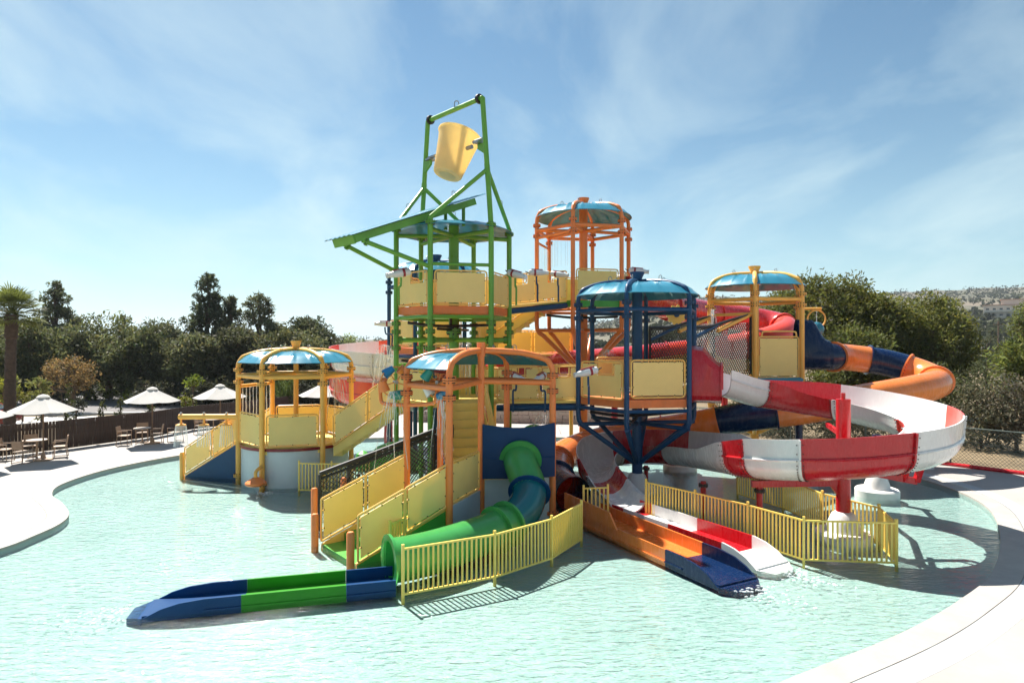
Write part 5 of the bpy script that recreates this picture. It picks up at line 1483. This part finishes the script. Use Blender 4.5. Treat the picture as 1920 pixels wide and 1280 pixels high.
def crown_ellipsoid(x, y, z0, z1, hw, n, r0, r1, flat=.0, hollow=.35, top=1.0):
    cz, hz = (z0 + z1) / 2, (z1 - z0) / 2; cs, rs = [], []
    while len(cs) < n:
        u = RNG.normal(size=3); u /= np.linalg.norm(u); q = RNG.uniform(hollow, 1) ** .6
        r = RNG.uniform(r0, r1)
        px_, py_, pz_ = u * q
        if pz_ < -.55 and RNG.random() < .7: continue
        k = 1 - flat * max(0, pz_)
        cs.append((x + px_ * (hw - r * .5) * k, y + py_ * (hw - r * .5) * k * .9, cz + pz_ * (hz - r * .45))); rs.append(r)
    return cs, rs
def crown_cone(x, y, z0, z1, hw, n, r0, r1, power=1.0, tipr=.12, wob=.25):
    cs, rs = [], []
    for i in range(n):
        f_ = RNG.random() ** 1.15; w = hw * ((1 - f_) ** power) * (.80 + wob * math.sin(f_ * 23 + hw * 7)) + tipr
        a = RNG.uniform(0, 2 * math.pi); q = RNG.uniform(.35, 1) ** .7; r = (r0 + (r1 - r0) * (1 - f_)) * RNG.uniform(.7, 1.2)
        cs.append((x + w * q * math.cos(a), y + w * q * math.sin(a), z0 + (z1 - z0) * f_ - r * .2)); rs.append(r)
    for k in range(4): cs.append((x + RNG.uniform(-.1, .1), y, z1 - .1 - k * .28)); rs.append(tipr + .06 * k)
    return cs, rs
def sx(px, d): return (px - 960) / 1200 * d
def sz(py, d): return 4.8 - (py - 640) / 1200 * d

DARK = (.030, .036, .018); OLIVE = (.085, .092, .035); BROWNISH = (.085, .058, .028); PINE = (.085, .105, .024); GREY = (.085, .085, .05); LIME = (.22, .24, .03)
GL = 'trees beyond the left fence'
def conifer(label, px, py, d, hwpx, n, col=DARK, power=.8, z0=.6, per=170, wob=.25, leaf=(.20, .055), r0=.35, r1=.95, name='conifer_tree'):
    x = sx(px, d); z1 = sz(py, d); cs, rs = crown_cone(x, d, z0, z1, hwpx / 1200 * d, n, r0, r1, power, .15, wob)
    return add_tree(name, label, 'tree', x, d, 0, z1 * .93, .26, cs, rs, per, col, leaf, .85, 14, GL)
def broad(label, px, py, d, hwpx, n, col=DARK, zb=1.0, per=170, leaf=(.18, .06), r0=.6, r1=1.2, name='broad_tree', flat=0, group=GL, hollow=.35, squash=.85, limbs=12, z0=0.0, cat='tree', trunk=.24):
    x = sx(px, d); z1 = sz(py, d); cs, rs = crown_ellipsoid(x, d, zb, z1, hwpx / 1200 * d, n, r0, r1, flat, hollow)
    return add_tree(name, label, cat, x, d, z0, max(.3, (z1 - z0) * .66), trunk, cs, rs, per, col, leaf, squash, limbs, group)

conifer('ragged dark conifer right of the palm', 104, 530, 60, 88, 300, (0.102, 0.115, 0.052), .75)
broad('dark bushy tree behind the palm at the left edge', 30, 604, 57, 74, 80, (0.093, 0.103, 0.041))
conifer('slim dark conifer partly hidden behind the palm', 2, 596, 62, 56, 110, (0.116, 0.128, 0.058))
broad('lighter olive pine with sparse upper twigs', 205, 576, 54, 62, 60, (0.126, 0.139, 0.042), zb=2.0, per=105, r0=.4, r1=.95)
conifer('thin feathery tree top left of the round dark tree', 232, 590, 57, 34, 36, (0.117, 0.135, 0.052), .8, per=100)
broad('round dark tree left of the tall cypress', 312, 600, 55, 60, 100, (0.094, 0.102, 0.048))
conifer('tallest dark cypress of the left row', 390, 512, 57, 58, 380, (0.088, 0.104, 0.050), .50, per=230, wob=.16, r0=.22, r1=.80)
conifer('slender conifer just right of the tallest cypress', 432, 556, 58, 66, 200, (0.110, 0.117, 0.055), .7, per=140)
conifer('dark conifer with open branches behind the yellow pavilion', 486, 552, 56, 76, 280, (0.129, 0.136, 0.066), .6, per=140)
broad('spreading dark pine above the blue dome of the left pavilion', 575, 592, 54, 62, 90, (0.074, 0.083, 0.039), zb=2.0)
broad('pale green tree behind the spiral flume', 655, 626, 74, 38, 34, (0.195, 0.227, 0.086), zb=1.5, per=110)
broad('small pale tree right of the spiral flume', 705, 634, 78, 30, 26, (0.156, 0.173, 0.068), zb=1.5, per=110)
broad('dark undergrowth tree left of the middle parasol', 165, 602, 52, 72, 84, (0.116, 0.125, 0.049), zb=.3)
broad('dark tree mass above the middle parasol', 262, 610, 51, 72, 88, (0.093, 0.103, 0.041), zb=.3)
broad('dark tree mass left of the yellow pavilion', 372, 616, 50, 72, 88, (0.116, 0.123, 0.054), zb=.3)
broad('dark tree mass behind the yellow pavilion roof', 452, 612, 51, 66, 76, (0.081, 0.083, 0.037), zb=.3)
broad('dark tree mass right of the yellow pavilion roof', 545, 616, 50, 72, 88, (0.107, 0.113, 0.048), zb=.3)
broad('shaded tree behind the spiral flume base', 630, 655, 52, 54, 50, (0.094, 0.102, 0.041), zb=.3)
broad('dark tree at the left edge under the palm crown', 60, 606, 49, 74, 88, (0.116, 0.125, 0.049), zb=.3)
broad('reddish brown round shrub tree behind the fence', 132, 664, 43, 50, 60, (0.216, 0.143, 0.056), zb=1.0, per=150, leaf=(.10, .045), r0=.35, r1=.75)
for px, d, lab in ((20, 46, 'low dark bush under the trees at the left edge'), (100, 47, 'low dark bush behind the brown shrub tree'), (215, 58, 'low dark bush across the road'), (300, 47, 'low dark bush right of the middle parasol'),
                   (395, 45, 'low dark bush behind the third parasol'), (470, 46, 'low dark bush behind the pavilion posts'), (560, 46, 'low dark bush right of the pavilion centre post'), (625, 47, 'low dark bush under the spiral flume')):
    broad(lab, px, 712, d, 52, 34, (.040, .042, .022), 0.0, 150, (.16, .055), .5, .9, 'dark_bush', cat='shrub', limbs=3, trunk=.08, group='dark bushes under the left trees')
GB = 'shrubs beyond the left fence'
def bush(label, px, py, d, hwpx, col, n=14, zb=.0, leaf=(.11, .04), per=260, r0=.22, r1=.5, group=GB, z0=0.0):
    return broad(label, px, py, d, hwpx, n, col, zb, per, leaf, r0, r1, 'shrub', group=group, limbs=4, cat='shrub', trunk=.05, z0=z0)
bush('yellow-green shrub left of the palm trunk', 6, 692, 37, 22, LIME)
bush('yellow-green shrub right of the palm trunk', 42, 694, 38, 22, (.20, .20, .04))
bush('spiky yellow shrub above the left parasol', 78, 708, 37, 24, (.17, .18, .05), leaf=(.22, .03))
bush('small lime shrub beside the road', 178, 724, 52, 22, LIME)
bush('lime hedge shrub behind the middle parasol', 248, 730, 48, 26, LIME)
bush('yellowish shrub between the middle and third parasol', 348, 738, 42, 20, (.16, .17, .03))
bush('small bright shrub by the road bend', 205, 728, 52, 14, (.20, .22, .04), n=9)
bush('thin bright sapling crown above the fence near the third parasol', 362, 706, 40, 14, (.16, .20, .03), n=8, zb=2.0)
bush('dark clipped shrub at the kerb', 143, 742, 38, 12, (.03, .034, .018), n=9)
for px, py, d, lab in ((193, 748, 34, 'slim cypress sapling left of the road'), (225, 745, 34, 'slim cypress sapling in front of the road'), (281, 752, 34.5, 'slim cypress sapling behind the middle parasol pole'), (130, 716, 33, 'leaning cypress sapling right of the left parasol')):
    x = sx(px, d); cs, rs = crown_cone(x, d, .3, sz(py, d), .16, 26, .12, .2, .5, .06, .05)
    add_tree('cypress_sapling', lab, 'tree', x, d, 0, sz(py, d) * .9, .04, cs, rs, 420, (.06, .07, .02), (.09, .03), 1, 0, GB, lean=(-.5 if px == 130 else 0, 0))
for px, d, lab in ((536, 41, 'tall green reeds seen between the pavilion posts'),):
    x = sx(px, d); cs = [(x + random.uniform(-.6, .6), d + random.uniform(-.4, .4), .8 + random.random() * 1.6) for _ in range(24)]
    add_tree('reed_clump', lab, 'plant', x, d, 0, .5, .04, cs, [.35] * 24, 300, (.09, .12, .03), (.35, .018), 1.4, 0, None, up=1.6, outward=.1)

# palm
px_, d_ = 18, 32.5; x0, y0 = sx(px_, d_), d_; zt = sz(590, d_)
pt = thing('palm_tree', 'fan palm with thick ringed trunk at the left edge', 'palm tree', (x0, y0, 0))
mb = MB(); pts = []; rs_ = []
for i in range(46):
    f_ = i / 45; pts.append(V((x0 + .12 * f_ * f_, y0, -.2 + (zt + .2) * f_))); rs_.append((.27 - .06 * f_) * (1 + (.10 if i % 2 else -.05)) + (.06 if f_ > .8 else 0))
mb.tube(pts, rs_, 14); part(pt, 'trunk', mb, 'palm_bark')
top_p = V((x0 + .12, y0, zt))
for k in range(60):
    a = k * 2.399; el_a = R(-28 + 112 * ((k + .5) / 60))
    dv = V((math.cos(a) * math.cos(el_a), math.sin(a) * math.cos(el_a), math.sin(el_a)))
    tip = top_p + dv * random.uniform(.70, 1.0)
    mb = MB(); mb.tube([top_p + dv * .1, tip], [.022, .012], 5)
    s_ = dv.cross(UP); s_ = s_.normalized() if s_.length > .1 else V((1, 0, 0)); u_ = s_.cross(dv)
    nb = 15
    for j in range(nb):
        g = R(-80 + 160 * j / (nb - 1)); dd = (dv * math.cos(g) + s_ * math.sin(g)).normalized()
        ln = random.uniform(.70, .98) * (1 - .25 * abs(g) / 1.5); w = dd.cross(u_).normalized() * .032
        tipb = tip + dd * ln - UP * (.18 * ln)
        mid = tip + dd * ln * .55
        mb.add([tip, mid + w, tipb, mid - w, mid + u_ * .012], [(0, 1, 4), (4, 1, 2), (0, 4, 3), (4, 2, 3)])
    o = part(pt, 'frond', mb, None, 10)
    me = o.data; me.materials.append(MATS['leaf']); ca = me.color_attributes.new('tint', 'FLOAT_COLOR', 'POINT')
    nv_ = len(me.vertices); c_ = np.tile(np.array([*(np.array((.13, .15, .035)) * random.uniform(.6, 1.3)), 1.0], dtype=np.float32), nv_); ca.data.foreach_set('color', c_)

# right side
GR = 'trees beyond the right fence'
def pine(label, px, py, d, hwpx, n, col=PINE, zb=2.0, per=190, r0=.7, r1=1.35, z0=-1.0, leaf=(.16, .045), flat=.1, name='pine_tree', hollow=.45):
    return broad(label, px, py, d, hwpx, n, col, zb, per, leaf, r0, r1, name, flat, GR, hollow, .75, 16, z0=z0, trunk=.3)
pine('large pine crown behind the yellow tower', 1545, 506, 44, 132, 140, (.135, .14, .030), zb=2.4)
pine('pine left half hidden by the yellow tower', 1470, 545, 42, 60, 60, (.12, .125, .03), zb=2.0)
pine('pine crown between the two largest pines', 1640, 540, 42, 84, 90, (.13, .135, .03), zb=1.2)
pine('rounded pine at the right of the pine group', 1745, 550, 42, 96, 110, (.135, .14, .032), zb=.2)
pine('low pine under the orange tube bend', 1600, 606, 38, 80, 76, (.10, .11, .028), zb=.2)
pine('bright pine cut off by the right edge', 1925, 622, 33, 36, 34, (.13, .15, .035), zb=.5)
pine('second bright tree above the right edge', 1918, 560, 52, 22, 16, (.12, .14, .035), zb=2.0)
GS = 'shrubs beyond the right fence'
def scrub(label, px, py, d, hwpx, col=GREY, n=34, zb=-.5): return broad(label, px, py, d, hwpx, n, col, zb, 170, (.10, .035), .4, .8, 'scrub_bush', group=GS, cat='shrub', limbs=10, z0=-.5, trunk=.08)
scrub('grey-green bush right of the flume bend', 1840, 712, 28.5, 66, (.105, .10, .055), 46)
scrub('dry grey bush at the right edge above the chain-link', 1905, 690, 27.5, 50, (.12, .105, .07), 40)
scrub('yellow-green bush behind the orange tube bend', 1760, 672, 31, 50, (.11, .12, .04), 40)
scrub('olive bush under the pines at right', 1850, 665, 36, 60, (.10, .11, .05), 40)
scrub('grey bush below the orange tube', 1680, 742, 30, 70, (.10, .095, .055), 40)
scrub('grey-brown bush behind the flume column', 1580, 750, 31, 60, (.095, .09, .05), 36)
scrub('olive bush under the yellow tower panel', 1480, 730, 32, 60, (.09, .09, .045), 36)
scrub('olive bush behind the navy tube', 1390, 745, 34, 50, (.095, .09, .05), 30)
scrub('dark bush under the rounded pine', 1700, 690, 36, 60, (.055, .062, .024), 36)
scrub('low scrub behind the blue tower', 1260, 630, 60, 46, (.11, .11, .05), 30)
scrub('pale scrub left of the blue tower', 1150, 640, 70, 40, (.12, .115, .06), 26)
scrub('bush behind the middle bridge', 1040, 650, 66, 46, (.10, .10, .05), 26)
scrub('low scrub behind the net bridge', 1350, 615, 64, 50, (.10, .105, .05), 30)
scrub('far scrub right of the pine group', 1850, 610, 60, 50, (.085, .095, .05), 30)

# scrub on the hillside: a mass nobody could count
cs, rs = [], []
tries = 0
while len(cs) < 2200 and tries < 30000:
    tries += 1
    d = 110 + 900 * RNG.random() ** 1.6; px = RNG.uniform(900, 2050) if RNG.random() < .9 else RNG.uniform(-100, 900); x = sx(px, d)
    if mnoise.noise(V((x / 60, d / 90, 3))) < -.10 and d > 200: continue
    h = hill_h(x, d); r = RNG.uniform(1.0, 2.6) * (1 + d / 500)
    cs.append((x, d, max(h, 0) + r * .45)); rs.append(r)
C_, D_, T_ = [], [], []
for c, r in zip(cs, rs):
    m = 26 if c[1] < 350 else 14
    u = RNG.normal(size=(m, 3)); u /= np.linalg.norm(u, axis=1, keepdims=True)
    C_.append(np.array(c) + u * r * np.array([1, 1, .7]) * RNG.uniform(.5, 1, (m, 1))); D_.append(RNG.normal(size=(m, 3)))
    T_.append(np.array((.045, .050, .026))[None, :] * RNG.uniform(.6, 1.5) * RNG.uniform(.75, 1.25, (m, 1)))
C_ = np.concatenate(C_); D_ = np.concatenate(D_); T_ = np.concatenate(T_)
me = leaf_mesh('hillside_scrub', C_, D_, 1.5, .95, T_)
o = bpy.data.objects.new('hillside_scrub', me); COL.objects.link(o); o['kind'] = 'stuff'; o['label'] = 'scrub and small trees covering the far hillside'; o['category'] = 'scrub'

# ------------------------------------------------------------------ villa on the hill
dv_ = 300; vx = sx(1884, dv_); vz = hill_h(vx, dv_) + .5; vz = max(vz, sz(592, dv_) - 1)
vt = thing('hill_villa', 'pale villa with arcaded balconies on the hillside, top right', 'house', (vx, dv_, vz))
mb = MB(); mb.box((vx, dv_, vz + 2.0), (16, 9, 7.5)); part(vt, 'wall', mb, 'villa_wall')
mb = MB(); mb.box((vx + 3, dv_ + .4, vz + 7.0), (9, 7, 2.6)); part(vt, 'upper_wall', mb, 'villa_wall')
mb = MB(); mb.box((vx, dv_, vz + 5.95), (16.8, 9.8, .35)); part(vt, 'roof', mb, 'villa_roof')
mb = MB(); mb.box((vx + 3, dv_ + .4, vz + 8.45), (9.6, 7.6, .3)); part(vt, 'roof', mb, 'villa_roof')
for fl in (0, 1):
    for k in range(6):
        wx = vx - 6.4 + k * 2.55
        mb = MB(); mb.box((wx, dv_ - 4.52, vz + .9 + fl * 2.8), (1.2, .08, 1.7)); wo = part(vt, 'window', mb, 'glass_dark')
    mb = MB(); mb.box((vx, dv_ - 5.3, vz - .1 + fl * 2.8), (15.5, 1.6, .22)); bo = part(vt, 'balcony', mb, 'villa_wall')
    mb = MB(); mb.box((vx, dv_ - 6.0, vz + .45 + fl * 2.8), (15.5, .12, .8)); part(bo, 'parapet', mb, 'villa_wall')
    for k in range(7):
        mb = MB(); mb.box((vx - 7.6 + k * 2.53, dv_ - 5.95, vz + 1.2 + fl * 2.8), (.3, .3, 2.4)); part(vt, 'pillar', mb, 'villa_wall')
vt.rotation_euler.z = R(-38)
for px, d in ((1872, 120), (1755, 150)):
    x = sx(px, d); h = max(0, hill_h(x, d)); t = thing('utility_pole', 'thin wooden utility pole on the slope below the villa' if px == 1872 else 'utility pole left of the villa behind the pines', 'pole', (x, d, h))
    mb = MB(); mb.tube([(x, d, h - .5), (x, d, h + 8.5)], [.16, .11], 8); po = part(t, 'shaft', mb, 'wood_pole')
    mb = MB(); mb.beam((x - .9, d, h + 7.9), (x + .9, d, h + 7.9), .12, .14); part(t, 'crossarm', mb, 'wood_pole')

# ------------------------------------------------------------------ parked car at the left edge
cx0, cy0 = -29.3, 34.6
ct_ = thing('parked_car', 'dark red parked car with red tail light, cut off by the left edge', 'car', (cx0, cy0, 0))
prof = [(-2.1, .35), (-2.1, .75), (-1.95, .95), (-1.2, 1.02), (-.6, 1.40), (.9, 1.42), (1.55, 1.02), (2.0, .95), (2.08, .60), (2.05, .35)]
def carp(x, y, z): return V((cx0 + x * .97 - y * .24, cy0 + x * .24 + y * .97, z + .05))
mb = MB(); mb.prism([carp(x, -.85, z) for x, z in prof], carp(0, .85, 0) - carp(0, -.85, 0)); part(ct_, 'body', mb, 'car_paint')
for sg in (-1, 1):
    mb = MB(); mb.prism([carp(x, sg * .855, z) for x, z in [(-1.05, 1.05), (-.55, 1.34), (.85, 1.36), (1.35, 1.05)]], (carp(0, sg * .87, 0) - carp(0, sg * .855, 0))); part(ct_, 'window', mb, 'glass_dark')
    for x in (-1.3, 1.35):
        c = carp(x, sg * .80, .28); q = (carp(0, 1, 0) - carp(0, 0, 0)).to_track_quat('Z', 'Y').to_matrix().to_4x4()
        mb = MB(); mb.lathe([(.02, -.1), (.32, -.1), (.34, -.06), (.34, .06), (.32, .1), (.02, .1)], c=c, n=20, mtx=q); wo = part(ct_, 'wheel', mb, 'car_dark')
        mb = MB(); mb.lathe([(.02, -.11), (.2, -.11), (.2, .11), (.02, .11)], c=c, n=16, mtx=q); part(wo, 'rim', mb, 'steel')
    mb = MB(); a = carp(2.07, sg * .62, .80); mb.box(a, (.06, .40, .18), rz=.24); part(ct_, 'tail_light', mb, 'tail_light')
mb = MB(); mb.prism([carp(x, -.6, z) for x, z in [(.98, 1.38), (1.50, 1.07), (1.52, 1.09), (1.0, 1.40)]], carp(0, .6, 0) - carp(0, -.6, 0)); part(ct_, 'rear_window', mb, 'glass_dark')

# ------------------------------------------------------------------ foam where the troughs empty
mb = MB(); rnd = random.Random(21)
for (fx, fy, dx_, dy_, n_f, sp) in ((-6.85, 11.36, -.96, -.27, 70, .45), (4.62, 12.5, .46, -.89, 80, .5), (5.72, 13.45, .5, -.87, 90, .55), (-7.9, 20.5, .2, -.6, 40, .5), (-3.3, 17.0, 0, -.3, 60, .6)):
    for i in range(n_f):
        a = rnd.gauss(0, .5); q = abs(rnd.gauss(0, .55)); x = fx + dx_ * q + -dy_ * a * sp; y = fy + dy_ * q + dx_ * a * sp
        r_ = rnd.uniform(.012, .045)
        mb.lathe([(r_, .0), (r_ * .8, r_ * .35), (.001, r_ * .5)], c=(x, y, .002), n=5, cap=False)
single('water_foam', mb, 'falling_water', 'white foam bubbles where the slide troughs empty into the pool', 'foam', kind='stuff')

# ------------------------------------------------------------------ thin summer haze over the whole place
m = bpy.data.materials.new('haze_air'); m.use_nodes = True
N, L = m.node_tree.nodes, m.node_tree.links
for n in list(N): N.remove(n)
o_ = N.new('ShaderNodeOutputMaterial'); pv = N.new('ShaderNodeVolumePrincipled')
pv.inputs['Color'].default_value = (0.80, 0.88, 0.98, 1); pv.inputs['Density'].default_value = 0.00016; pv.inputs['Anisotropy'].default_value = 0.3
L.new(pv.outputs[0], o_.inputs['Volume']); MATS['haze_air'] = m
mb = MB(); mb.box((0, 1800, 60), (6400, 4600, 130)); single('haze', mb, 'haze_air', kind='stuff')
